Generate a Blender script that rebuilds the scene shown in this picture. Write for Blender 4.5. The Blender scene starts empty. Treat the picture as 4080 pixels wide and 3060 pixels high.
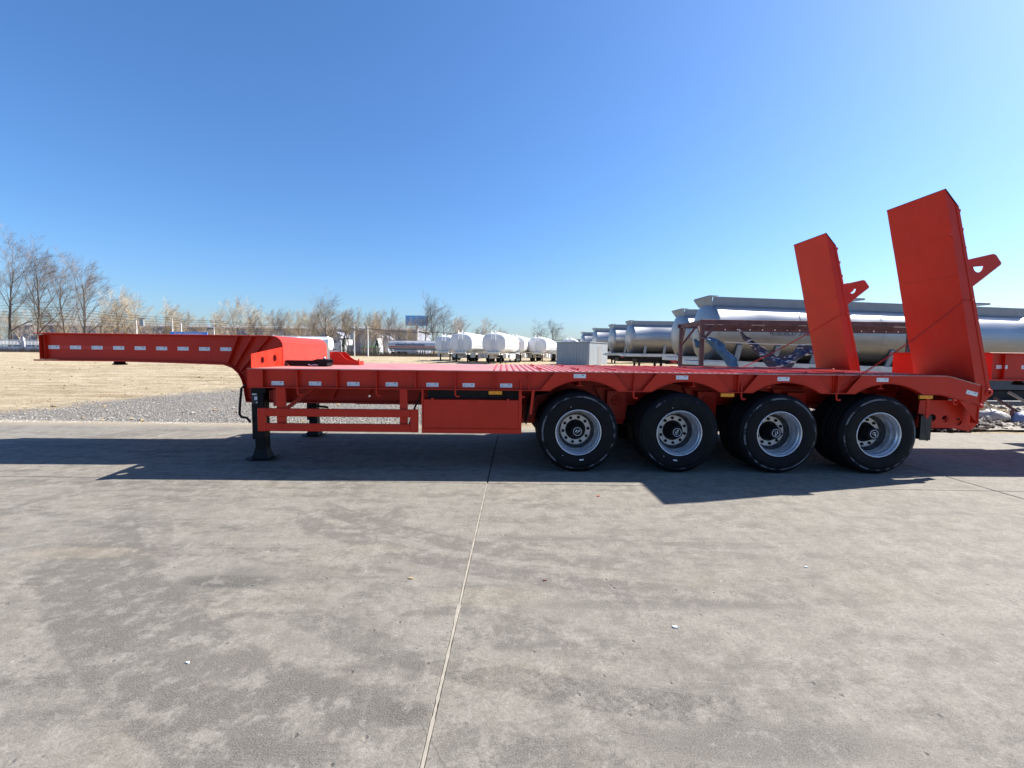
import bpy, math, random
from math import sin, cos, pi, radians, sqrt, atan2, hypot
from mathutils import Vector, Matrix
from mathutils.geometry import tessellate_polygon
from mathutils import noise as mnoise
random.seed(7)
scene = bpy.context.scene
COL = scene.collection

# ------------------------------------------------------------------ camera
YAW, PITCH, ROLL, FOC = .019538, -.070378, .011859, 1797.16
CAM = Vector((0, -5.7847, 1.5582))
fwd = Vector((sin(YAW)*cos(PITCH), cos(YAW)*cos(PITCH), sin(PITCH)))
r0 = Vector((cos(YAW), -sin(YAW), 0)); u0 = r0.cross(fwd)
rgt = cos(ROLL)*r0 + sin(ROLL)*u0; upv = -sin(ROLL)*r0 + cos(ROLL)*u0
cd = bpy.data.cameras.new('camera'); cam = bpy.data.objects.new('camera', cd); COL.objects.link(cam)
cd.sensor_width = 36; cd.lens = 36*FOC/4080; cd.clip_start = .05; cd.clip_end = 6000
cam.matrix_world = Matrix(((rgt.x, upv.x, -fwd.x, CAM.x), (rgt.y, upv.y, -fwd.y, CAM.y), (rgt.z, upv.z, -fwd.z, CAM.z), (0, 0, 0, 1)))
scene.camera = cam
# ------------------------------------------------------------------ light
SUNV = Vector((1.06, .335, 1.0)).normalized()
w = bpy.data.worlds.new('World'); scene.world = w; w.use_nodes = True
nt = w.node_tree; nt.nodes.clear()
sky = nt.nodes.new('ShaderNodeTexSky'); sky.sky_type = 'NISHITA'; sky.sun_disc = False
sky.sun_elevation = math.asin(SUNV.z); sky.sun_rotation = atan2(SUNV.x, SUNV.y)
sky.altitude = 0; sky.air_density = 1.15; sky.dust_density = 1.0; sky.ozone_density = 10
bg = nt.nodes.new('ShaderNodeBackground'); bg.inputs[1].default_value = .076
wo = nt.nodes.new('ShaderNodeOutputWorld'); hs = nt.nodes.new('ShaderNodeHueSaturation'); hs.inputs['Saturation'].default_value = 1.06
nt.links.new(sky.outputs[0], hs.inputs['Color']); tint = nt.nodes.new('ShaderNodeMix'); tint.data_type = 'RGBA'; tint.blend_type = 'MULTIPLY'; tint.inputs[0].default_value = 1; tint.inputs[7].default_value = (.97, .975, 1.0, 1)
nt.links.new(hs.outputs[0], tint.inputs[6]); nt.links.new(tint.outputs[2], bg.inputs[0]); nt.links.new(bg.outputs[0], wo.inputs[0])
sd = bpy.data.lights.new('sun', 'SUN'); sun = bpy.data.objects.new('sun', sd); COL.objects.link(sun)
sd.energy = 5.0; sd.angle = radians(.5); sd.color = (1, .94, .85)
sun.rotation_euler = SUNV.to_track_quat('Z', 'Y').to_euler()
scene.view_settings.view_transform = 'Standard'; scene.view_settings.look = 'None'
scene.view_settings.exposure = 1.33; scene.view_settings.gamma = 1; scene.view_settings.use_curve_mapping = False
try: scene.cycles.max_bounces = 8; scene.cycles.diffuse_bounces = 4
except Exception: pass

def sx(px, y, z=1.6):
    """world X of photo column px at distance plane y (row near the horizon)"""
    d = fwd*FOC + rgt*(px-2040) - upv*(1403+(px-2040)*.012-1530)
    return CAM.x + d.x*(y-CAM.y)/d.y

# ------------------------------------------------------------------ node helpers
class NG:
    def __init__(s, name):
        s.m = bpy.data.materials.new(name); s.m.use_nodes = True; s.t = s.m.node_tree
        s.b = s.t.nodes['Principled BSDF']
    def n(s, ty, **kw):
        nd = s.t.nodes.new(ty)
        for k, v in kw.items():
            if k in nd.inputs.keys(): s.put(nd.inputs[k], v)
            else: setattr(nd, k, v)
        return nd
    def put(s, sock, v):
        if isinstance(v, bpy.types.NodeSocket): s.t.links.new(v, sock)
        else: sock.default_value = v
    def math(s, op, a, b=0, c=0, clamp=False):
        nd = s.t.nodes.new('ShaderNodeMath'); nd.operation = op; nd.use_clamp = clamp
        s.put(nd.inputs[0], a); s.put(nd.inputs[1], b); s.put(nd.inputs[2], c); return nd.outputs[0]
    def pos(s): return s.n('ShaderNodeNewGeometry').outputs['Position']
    def obj(s): return s.n('ShaderNodeTexCoord').outputs['Object']
    def mapp(s, v, sc=(1, 1, 1), loc=(0, 0, 0), rot=(0, 0, 0)):
        m = s.n('ShaderNodeMapping'); s.put(m.inputs['Vector'], v); m.inputs['Scale'].default_value = sc
        m.inputs['Location'].default_value = loc; m.inputs['Rotation'].default_value = rot; return m.outputs[0]
    def noise(s, v, scale=1, detail=4, rough=.55, dist=0):
        nd = s.n('ShaderNodeTexNoise'); s.put(nd.inputs['Vector'], v); nd.inputs['Scale'].default_value = scale
        nd.inputs['Detail'].default_value = detail; nd.inputs['Roughness'].default_value = rough; nd.inputs['Distortion'].default_value = dist
        return nd.outputs[0]
    def vor(s, v, scale=1, feat='F1', rnd=1, out=0):
        nd = s.n('ShaderNodeTexVoronoi', feature=feat); s.put(nd.inputs['Vector'], v); nd.inputs['Scale'].default_value = scale
        nd.inputs['Randomness'].default_value = rnd; return nd.outputs[out]
    def ramp(s, f, a, b, lo=0, hi=1):
        nd = s.n('ShaderNodeMapRange', clamp=True); s.put(nd.inputs[0], f)
        nd.inputs[1].default_value = a; nd.inputs[2].default_value = b; nd.inputs[3].default_value = lo; nd.inputs[4].default_value = hi
        return nd.outputs[0]
    def mix(s, f, a, b, blend='MIX'):
        nd = s.t.nodes.new('ShaderNodeMix'); nd.data_type = 'RGBA'; nd.blend_type = blend
        s.put(nd.inputs[0], f); s.put(nd.inputs[6], a); s.put(nd.inputs[7], b); return nd.outputs[2]
    def sep(s, v):
        nd = s.n('ShaderNodeSeparateXYZ'); s.put(nd.inputs[0], v); return nd.outputs
    def bump(s, h, dist=.01, st=1):
        nd = s.n('ShaderNodeBump'); s.put(nd.inputs['Height'], h); nd.inputs['Distance'].default_value = dist; nd.inputs['Strength'].default_value = st
        s.t.links.new(nd.outputs[0], s.b.inputs['Normal'])
    def fin(s, col=None, rough=None, metal=None, spec=None):
        if col is not None: s.put(s.b.inputs['Base Color'], col)
        if rough is not None: s.put(s.b.inputs['Roughness'], rough)
        if metal is not None: s.put(s.b.inputs['Metallic'], metal)
        if spec is not None: s.b.inputs['Specular IOR Level'].default_value = spec
        return s.m
def C(r, g, b): return (r, g, b, 1)

def simple(name, col, rough=.6, metal=0, var=.18, nscale=3, spec=None, bump=0, bscale=40):
    g = NG(name); p = g.obj()
    n = g.noise(p, nscale, 6, .6)
    a = C(*[c*(1-var) for c in col]); b = C(*[min(1, c*(1+var)) for c in col])
    c = g.mix(g.ramp(n, .3, .7), a, b)
    if bump: g.bump(g.noise(p, bscale, 4), bump)
    r = g.ramp(g.noise(p, nscale*2.3, 4), .3, .7, max(.02, rough-.08), min(1, rough+.1))
    return g.fin(c, r, metal, spec)

def paint(name, col, rough=.36, dust=.035, checker=False):
    g = NG(name); p = g.pos()
    n = g.noise(p, 1.7, 6, .6); n2 = g.noise(g.mapp(p, (3, 3, .7)), 4, 6, .7)
    c = g.mix(g.ramp(n, .3, .7), C(*[k*.9 for k in col]), C(*[min(1, k*1.08) for k in col]))
    z = g.sep(g.n('ShaderNodeNewGeometry').outputs['Normal'])[2]
    up = g.ramp(z, .5, 1)
    d = g.math('MULTIPLY', g.ramp(n2, .45, .8), dust)
    d = g.math('ADD', d, g.math('MULTIPLY', up, dust*.8), clamp=True)
    c = g.mix(d, c, C(.48, .36, .30))
    h = g.noise(p, 220, 2)
    if checker:
        x, y, zz = g.sep(p)
        k = 2*pi/.042
        s1 = g.math('ADD', y, zz); s2 = g.math('SUBTRACT', y, zz)
        a = g.math('MULTIPLY', g.math('SINE', g.math('MULTIPLY', s1, k)), g.math('SINE', g.math('MULTIPLY', s2, k)))
        hh = g.math('POWER', g.math('ABSOLUTE', a), .6)
        g.bump(hh, .006, .9)
    else:
        g.bump(g.math('ADD', g.math('MULTIPLY', h, .08), g.math('MULTIPLY', g.noise(p, 5, 3), 1.0)), .004, .5)
    g.b.inputs['Specular IOR Level'].default_value = .28
    return g.fin(c, g.ramp(n2, .3, .8, rough-.05, rough+.18))

RED = (.50, .021, .007)
M = {}
M['red'] = paint('red_orange_paint', RED)
M['redcheck'] = paint('red_orange_checker_plate', RED, .38, .03, True)
def deck_mat():
    g = NG('red_deck_plate'); p = g.pos(); x, y, z = g.sep(p)
    n = g.noise(g.mapp(p, (1, 3, 1)), 1.3, 6, .65)
    c = g.mix(g.ramp(n, .3, .7), C(.44, .085, .07), C(.48, .17, .15))
    c = g.mix(g.ramp(g.noise(g.mapp(p, (1, 4, 1)), 5, 6, .7), .40, .62, 0, .8), c, C(.50, .31, .29))  # pale pink: dust plus the sky's grazing sheen, both put into the colour
    k = 2*pi/.05
    a = g.math('MULTIPLY', g.math('SINE', g.math('MULTIPLY', g.math('ADD', x, y), k)), g.math('SINE', g.math('MULTIPLY', g.math('SUBTRACT', x, y), k)))
    g.bump(g.math('POWER', g.math('ABSOLUTE', a), .6), .005, .6)
    return g.fin(c, .42)
M['deck'] = deck_mat()
M['black'] = simple('black_steel', (.005, .005, .0065), .5, 0, .3, spec=.2)
M['dark'] = simple('dark_undercarriage', (.012, .009, .009), .7, 0, .35)
M['rust'] = simple('brown_primer_steel', (.115, .052, .05), .7, 0, .35, 5)
M['rim'] = simple('silver_wheel_paint', (.55, .58, .63), .28, .6, .06)
M['rimdark'] = simple('grey_wheel_disc', (.075, .08, .09), .5, .3, .15)
M['ring'] = simple('beige_hub_ring', (.74, .69, .63), .6, 0, .06)
M['white'] = simple('white_paint', (.68, .69, .70), .35, 0, .04)
M['offwhite'] = simple('dusty_white_paint', (.62, .61, .57), .55, 0, .14)
M['reflect'] = simple('white_reflective_tape', (.66, .70, .74), .3, 0, .04)
M['redtape'] = simple('red_reflective_tape', (.55, .015, .01), .25, 0, .05)
M['amber'] = simple('amber_lens', (.75, .28, .012), .25, 0, .12, 20)
M['mark'] = simple('grey_print', (.16, .13, .15), .6)
M['concrete_joint'] = simple('tan_joint_sealant', (.26, .235, .195), .9, 0, .2, 8, bump=.003)
M['jointdark'] = simple('dark_joint_filler', (.10, .09, .08), .9, 0, .3, 8)
M['galv'] = simple('grey_painted_panel', (.27, .30, .33), .45, .15, .08)
M['wall'] = simple('lavender_grey_cladding', (.26, .27, .33), .7, 0, .08, .3)
M['roof'] = simple('dark_grey_roofing', (.21, .21, .22), .7, 0, .12, .4)
M['housewhite'] = simple('white_plaster', (.46, .47, .49), .8, 0, .08, .5)
M['glass'] = simple('dark_blue_glass', (.05, .07, .15), .1, 0, .2)
M['green'] = simple('pale_green_paint', (.35, .62, .30), .6)
M['blue'] = simple('blue_sheet_metal', (.16, .42, .72), .5, .1, .18, .8)
M['banner'] = simple('bright_blue_banner', (.03, .22, .75), .5, 0, .12)
M['pole'] = simple('pale_concrete_pole', (.52, .51, .49), .8, 0, .1)
M['cable'] = simple('black_cable', (.05, .05, .055), .6)
M['hose'] = simple('rubber_hose', (.015, .015, .016), .5)
M['bluetarp'] = simple('faded_blue_tarpaulin', (.035, .11, .21), .55, 0, .45, 5, bump=.02, bscale=7)
M['navytarp'] = simple('navy_tarpaulin', (.03, .032, .07), .4, 0, .5, 5, bump=.02, bscale=7)
def striped_tarp():
    g = NG('torn_navy_and_white_tarpaulin'); p = g.obj()
    n = g.noise(g.mapp(p, (3, 3, 9), rot=(0, .8, 0)), 1.3, 5, .6); c = g.mix(g.ramp(n, .56, .60), C(.022, .025, .07), C(.50, .50, .55))
    g.bump(g.noise(p, 9, 4), .03, .6); return g.fin(c, .45)
M['navytarp'] = striped_tarp()
M['wood'] = simple('grey_weathered_wood', (.26, .22, .18), .85, 0, .3, 12)
M['sack'] = simple('grey_plastic_sack', (.36, .35, .33), .6, 0, .35, 6, bump=.03, bscale=9)
M['bluesack'] = simple('pale_blue_plastic_sheet', (.22, .30, .44), .5, 0, .25, 6, bump=.03, bscale=9)
M['rock'] = simple('pale_rubble', (.25, .225, .19), .9, 0, .35, 5, bump=.02, bscale=30)
M['darkrock'] = simple('dark_soil_clod', (.055, .035, .028), .95, 0, .4, 6, bump=.03, bscale=20)
M['straw'] = simple('dry_straw', (.30, .225, .125), .9, 0, .3, 3)
M['scrub'] = simple('brown_dry_scrub', (.17, .125, .08), .95, 0, .35, 1.5)
M['evergreen'] = simple('dark_evergreen_leaf', (.035, .055, .03), .8, 0, .4, 1.5)
M['bark'] = simple('grey_brown_bark', (.10, .082, .066), .95, 0, .35, 2)
M['twig'] = simple('fine_grey_twigs', (.19, .16, .14), .95, 0, .3, 1)
M['tanbark'] = simple('tan_willow_bark', (.24, .18, .12), .95, 0, .3, 2)
M['tantwig'] = simple('golden_willow_twigs', (.42, .34, .23), .9, 0, .3, 1)
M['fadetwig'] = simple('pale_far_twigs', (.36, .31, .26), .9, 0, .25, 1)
M['bluesteel'] = simple('blue_black_steel', (.03, .04, .06), .45, .1, .3)
M['redbin'] = simple('red_plastic', (.5, .03, .03), .5)

def tyre_mat():
    g = NG('black_tyre_rubber'); p = g.obj(); x, y, z = g.sep(p)
    r = g.math('SQRT', g.math('ADD', g.math('MULTIPLY', x, x), g.math('MULTIPLY', z, z)))
    band = g.math('MULTIPLY', g.ramp(r, .455, .463), g.ramp(r, .484, .476))
    n = g.noise(p, 5.5, 5, .7); n3 = g.noise(p, 60, 3, .7)
    rnd = g.n('ShaderNodeObjectInfo').outputs['Random']
    m = g.math('MULTIPLY', band, g.ramp(g.math('ADD', g.math('ADD', n, g.math('MULTIPLY', n3, .35)), g.math('MULTIPLY', g.math('SUBTRACT', rnd, .55), .22)), .67, .75))
    m = g.math('MULTIPLY', m, .6)
    c = g.mix(g.ramp(g.noise(p, 9, 6), .35, .7), C(.0045, .005, .0065), C(.009, .0095, .012))
    c = g.mix(m, c, C(.22, .23, .25))
    g.bump(n3, .002, .4)
    return g.fin(c, .7, 0, .18)
M['tyre'] = tyre_mat()

def metal_tank():
    g = NG('brushed_aluminium_tank'); p = g.obj(); x, y, z = g.sep(p)
    n = g.noise(g.mapp(p, (.25, 6, 6)), 5, 6, .7); n2 = g.noise(p, .6, 4)
    c = g.mix(g.ramp(n, .3, .7), C(.27, .28, .30), C(.37, .38, .395))
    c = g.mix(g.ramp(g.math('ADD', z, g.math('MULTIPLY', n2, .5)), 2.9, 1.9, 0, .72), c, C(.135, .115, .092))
    g.bump(g.math('ADD', g.math('MULTIPLY', n, .05), n2), .02, .35)
    return g.fin(c, g.ramp(n2, .3, .7, .34, .46), .72)
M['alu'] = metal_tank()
M['catwalk'] = simple('grey_catwalk_sheet', (.22, .27, .33), .6, .1, .08)
M['haztank'] = simple('dusty_silver_tank', (.50, .51, .54), .4, .35, .08, .7)

def concrete():
    g = NG('worn_concrete'); p = g.pos(); x, y, z = g.sep(p); q = g.mapp(p, (1, 1, 0))
    info = g.n('ShaderNodeObjectInfo').outputs['Random']
    big = g.noise(q, .4, 5, .6); mid = g.noise(q, 1.7, 10, .72, .3); mot = g.noise(q, 6.5, 10, .78)
    st = g.noise(g.mapp(q, (.5, 2.2, 1), rot=(0, 0, .10)), 1.6, 12, .76, .3)
    st2 = g.noise(g.mapp(q, (1.5, .6, 1), rot=(0, 0, .5)), 1.5, 12, .76, .3)
    fine = g.noise(q, 48, 6, .8); grit = g.noise(q, 150, 3, .75)
    c = g.mix(g.ramp(mid, .38, .62), C(.270, .252, .222), C(.370, .350, .312))
    c = g.mix(g.ramp(big, .42, .62, 0, .45), c, C(.41, .385, .335))
    c = g.mix(g.math('MULTIPLY', g.ramp(g.noise(q, .9, 7, .7, .3), .52, .64, 0, .6), g.ramp(mot, .40, .55)), c, C(.40, .345, .26))
    leftd = g.ramp(x, 3.5, -2.5, .40, 1.0)
    brk = g.ramp(mot, .44, .56)
    sc = g.math('MULTIPLY', g.ramp(st, .49, .57), g.ramp(brk, 0, 1, .25, 1))
    c = g.mix(g.math('MULTIPLY', sc, g.math('MULTIPLY', leftd, .95)), c, C(.098, .091, .084))
    sc2 = g.math('MULTIPLY', g.ramp(st2, .52, .60), brk)
    c = g.mix(g.math('MULTIPLY', sc2, g.math('MULTIPLY', leftd, .7)), c, C(.135, .12, .105))
    dr = g.noise(g.mapp(q, (.28, 7, 1), rot=(0, 0, .03)), 2.2, 10, .78, .2)
    c = g.mix(g.math('MULTIPLY', g.ramp(dr, .54, .63, 0, .6), g.ramp(y, -3.6, -1.8)), c, C(.18, .165, .15))
    def arc(p0, p1, p2, wd, amt, tread=True, colr=C(.105, .098, .09), soft=.02, lo=.40, hi=.54, win=None):
        """curved tyre track through three ground points"""
        nonlocal c
        (ax_, ay_), (bx_, by_), (cx_, cy_) = p0, p1, p2
        D_ = 2*(ax_*(by_-cy_)+bx_*(cy_-ay_)+cx_*(ay_-by_))
        ux = ((ax_**2+ay_**2)*(by_-cy_)+(bx_**2+by_**2)*(cy_-ay_)+(cx_**2+cy_**2)*(ay_-by_))/D_
        uy = ((ax_**2+ay_**2)*(cx_-bx_)+(bx_**2+by_**2)*(ax_-cx_)+(cx_**2+cy_**2)*(bx_-ax_))/D_
        R_ = hypot(ax_-ux, ay_-uy)
        dx = g.math('SUBTRACT', x, ux); dy = g.math('SUBTRACT', y, uy)
        d = g.math('SUBTRACT', g.math('SQRT', g.math('ADD', g.math('MULTIPLY', dx, dx), g.math('MULTIPLY', dy, dy))), R_)
        m = g.math('MULTIPLY', g.ramp(g.math('ABSOLUTE', d), wd*.5, wd*.5-soft), g.ramp(mid, lo, hi))
        if tread:
            ang = g.math('MULTIPLY', g.math('ARCTAN2', dy, dx), R_)
            t = g.math('SINE', g.math('MULTIPLY', g.math('ADD', d, g.math('PINGPONG', ang, .05)), 2*pi/.055))
            m = g.math('MULTIPLY', m, g.ramp(g.math('ADD', t, g.math('MULTIPLY', g.math('SUBTRACT', mot, .5), 5)), -.6, .6, .62, 1))
            m = g.math('MULTIPLY', m, g.ramp(g.noise(q, 1.1, 4, .6), .40, .56, .15, 1))
        m = g.math('MULTIPLY', m, g.ramp(mot, .45, .53, .40, 1))
        if win: m = g.math('MULTIPLY', m, g.math('MULTIPLY', g.ramp(x, win[0], win[0]+.3), g.ramp(x, win[1], win[1]-.4)))
        c = g.mix(g.math('MULTIPLY', m, amt), c, colr)
    arc((-2.50, -2.97), (-1.62, -3.62), (-.75, -4.1), .62, .8, False, soft=.03, lo=.24, hi=.40, win=(-3.6, -.5))
    arc((-1.70, -1.40), (-.80, -2.00), (.25, -2.42), .24, .75, False, C(.14, .118, .112), .015, .16, .34, (-1.9, 1.0))
    arc((-1.95, -1.60), (-1.05, -2.22), (.1, -2.72), .22, .75, False, C(.12, .108, .104), .015, .16, .34, (-2.1, 1.4))
    arc((-1.1, -3.25), (-.3, -3.62), (1.2, -3.95), .20, .95, True, C(.08, .075, .07), .02, .16, .34, (-1.3, 1.6))
    arc((-3.2, -1.7), (-2.6, -2.5), (-2.1, -3.6), .28, .6, True, win=(-4, -1.6))
    arc((-1.0, -3.75), (.2, -4.2), (1.3, -4.35), .26, .9, True, C(.085, .08, .073), .02, .18, .36, (-1.2, 1.7))
    arc((-.4, -2.85), (1.3, -3.05), (3.6, -2.75), .16, .7, False, C(.13, .12, .112), .03, .44, .55, (-.5, 2.2))
    arc((.2, -2.15), (1.6, -2.25), (3.4, -2.05), .14, .6, False, C(.15, .14, .13), .03, .44, .55, (.1, 2.6))
    arc((1.5, -1.25), (4.5, -1.45), (8, -1.2), .16, .6, False, C(.17, .155, .15), .03, .44, .56, (1.2, 7))
    def blot(cx, cy, a, b, rot, amt, colr):
        nonlocal c
        v = g.mapp(p, (1, 1, 1), (-cx, -cy, 0)); v = g.mapp(v, (1/a, 1/b, 1), (0, 0, 0), (0, 0, -rot))
        X, Y, _ = g.sep(v)
        d = g.math('SQRT', g.math('ADD', g.math('MULTIPLY', X, X), g.math('MULTIPLY', Y, Y)))
        d = g.math('ADD', d, g.math('MULTIPLY', g.math('SUBTRACT', mot, .5), 1.7))
        d = g.math('ADD', d, g.math('MULTIPLY', g.math('SUBTRACT', fine, .5), .8))
        c = g.mix(g.ramp(d, 1.2, .7, 0, amt), c, colr)
    blot(-1.83, -2.82, .32, .09, .05, 1.0, C(.045, .045, .048)); blot(-1.6, -2.74, .5, .14, .05, .5, C(.12, .112, .10))
    blot(-1.32, -1.62, .34, .10, -.5, .5, C(.13, .12, .108)); blot(-.42, -3.93, .13, .07, .1, .8, C(.06, .055, .05))
    blot(1.05, -4.1, .5, .10, .1, .6, C(.09, .086, .08)); blot(.40, -2.1, .42, .045, .02, .75, C(.14, .13, .12))
    blot(1.62, -2.2, .42, .045, -.03, .75, C(.14, .13, .12)); blot(1.0, -3.1, .8, .06, .04, .55, C(.13, .12, .11))
    blot(-1.0, -2.3, .3, .08, .2, .6, C(.42, .38, .30)); blot(-.1, -3.0, .35, .12, .1, .45, C(.40, .35, .26)); blot(-3.2, -2.4, .45, .10, .2, .5, C(.40, .33, .24))
    def crack(x0, y0, x1, y1, wd, amt):
        nonlocal c
        L = hypot(x1-x0, y1-y0); a = atan2(y1-y0, x1-x0)
        v = g.mapp(g.mapp(p, (1, 1, 1), (-x0, -y0, 0)), (1, 1, 1), (0, 0, 0), (0, 0, -a))
        U, V, _ = g.sep(v)
        V = g.math('ADD', V, g.math('MULTIPLY', g.math('SUBTRACT', g.noise(p, 2.5, 5, .6), .5), .12))
        m = g.math('MULTIPLY', g.ramp(g.math('ABSOLUTE', V), wd, wd*.4), g.math('MULTIPLY', g.ramp(U, 0, .1), g.ramp(U, L, L-.1)))
        c = g.mix(g.math('MULTIPLY', m, amt), c, C(.10, .09, .08))
    crack(-3.2, -2.85, -1.45, -1.05, .0045, .8); crack(-1.28, -2.95, -1.22, -2.0, .005, .7)
    crack(-.5, -3.75, .1, -4.6, .006, .6); crack(.05, -2.5, 1.2, -2.38, .004, .5)
    # pits, specks, grain
    v1 = g.vor(q, 7); c = g.mix(g.ramp(v1, .07, .045, 0, .75), c, C(.08, .074, .068))
    v3 = g.vor(g.mapp(q, (1, 1, 0), (7.7, 1.3, 0)), 22); c = g.mix(g.math('MULTIPLY', g.ramp(v3, .18, .1, 0, .75), g.ramp(mid, .45, .56)), c, C(.10, .093, .085))
    v2 = g.vor(g.mapp(q, (1, 1, 0), (3.1, 5.2, 0)), 3.9); c = g.mix(g.ramp(v2, .036, .024, 0, .9), c, C(.72, .71, .68))
    v4 = g.vor(g.mapp(q, (1, 1, 0), (1.1, 9.2, 0)), 9.5); c = g.mix(g.ramp(v4, .045, .03, 0, .8), c, C(.62, .60, .56))
    c = g.mix(g.ramp(mot, .49, .57, 0, .42), c, C(.15, .14, .126)); c = g.mix(g.ramp(mot, .46, .40, 0, .45), c, C(.47, .445, .395))
    fl = g.noise(g.mapp(q, (1, 1.8, 1), (4, 2, 0)), 19, 8, .8); c = g.mix(g.ramp(fl, .56, .63, 0, .6), c, C(.12, .112, .10)); c = g.mix(g.ramp(fl, .42, .36, 0, .5), c, C(.50, .475, .43))
    c = g.mix(g.ramp(fine, .42, .58, 0, .50), c, C(.15, .14, .125))
    c = g.mix(g.ramp(grit, .44, .60, 0, .34), c, C(.50, .475, .43))
    c = g.mix(g.ramp(info, 0, 1, 0, .08), c, C(.22, .205, .185))
    c = g.mix(g.ramp(g.math('ADD', y, g.math('MULTIPLY', mot, 1.6)), 3.9, 4.6, 0, .8), c, C(.50, .42, .30))
    c = g.mix(1.0, c, C(.62, .61, .585), 'MULTIPLY')
    h = g.math('ADD', g.math('MULTIPLY', fine, .6), g.math('ADD', g.math('MULTIPLY', grit, .4), g.math('MULTIPLY', mot, .7)))
    h = g.math('SUBTRACT', h, g.math('MULTIPLY', g.ramp(v1, .09, .04), .8))
    g.bump(h, .009, .7)
    return g.fin(c, .84, 0, .25)
M['concrete'] = concrete()

def sand():
    g = NG('sandy_yard_soil'); p = g.pos(); x, y, z = g.sep(p)
    n = g.noise(p, .22, 6, .6); f = g.noise(g.mapp(p, (1, .6, 1)), 2.2, 8, .7); gr = g.noise(p, 14, 5, .75)
    c = g.mix(g.ramp(n, .35, .65), C(.56, .46, .31), C(.66, .57, .41))
    c = g.mix(g.ramp(f, .45, .66, 0, .75), c, C(.36, .265, .145))
    rut = g.noise(g.mapp(p, (.10, 1.1, 1), rot=(0, 0, .12)), 1.2, 7, .65, .6)
    c = g.mix(g.ramp(rut, .50, .60, 0, .75), c, C(.33, .245, .135))
    r2 = g.noise(g.mapp(p, (.5, 2.6, 1)), 1.1, 8, .72, 1.0); c = g.mix(g.ramp(r2, .53, .60, 0, .7), c, C(.70, .59, .40))
    # grey gravel apron beside the pavement
    a = g.math('POWER', g.math('ABSOLUTE', g.math('DIVIDE', g.math('ADD', x, 6.2), 6.2)), 2)
    b = g.math('POWER', g.math('DIVIDE', g.math('SUBTRACT', y, 3), 12), 2)
    d = g.math('ADD', g.math('ADD', a, b), g.math('MULTIPLY', g.math('SUBTRACT', g.noise(p, .7, 5, .65), .5), 1.0))
    gv = g.ramp(g.math('ADD', d, g.math('MULTIPLY', g.math('SUBTRACT', g.noise(p, 5, 8, .75), .5), .9)), 1.15, .75)
    strip = g.math('MULTIPLY', g.ramp(g.math('ADD', y, g.math('MULTIPLY', g.noise(p, 3, 6, .7), 1.4)), 5.9, 5.0), g.ramp(x, .5, -2))
    gv = g.math('MAXIMUM', gv, strip)
    st = g.vor(p, 24, out=1); gs = g.sep(st)[0]
    gc = g.mix(gs, C(.32, .305, .28), C(.52, .50, .46))
    gc = g.mix(g.ramp(g.vor(p, 24), .4, .7, 0, .55), gc, C(.14, .13, .12))
    c = g.mix(gv, c, gc)
    # brown scrubby verge far back
    c = g.mix(g.math('MULTIPLY', g.ramp(y, 84, 90), .75), c, C(.20, .15, .10))
    c = g.mix(g.ramp(gr, .4, .7, 0, .25), c, C(.25, .19, .12))
    c = g.mix(1.0, c, C(.76, .75, .74), 'MULTIPLY')
    g.bump(g.math('ADD', g.math('MULTIPLY', f, 2), g.math('ADD', gr, g.math('MULTIPLY', g.vor(p, 24), g.math('MULTIPLY', gv, 1.0)))), .12, .9)
    return g.fin(c, .95, 0, .2)
M['sand'] = sand()

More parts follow.
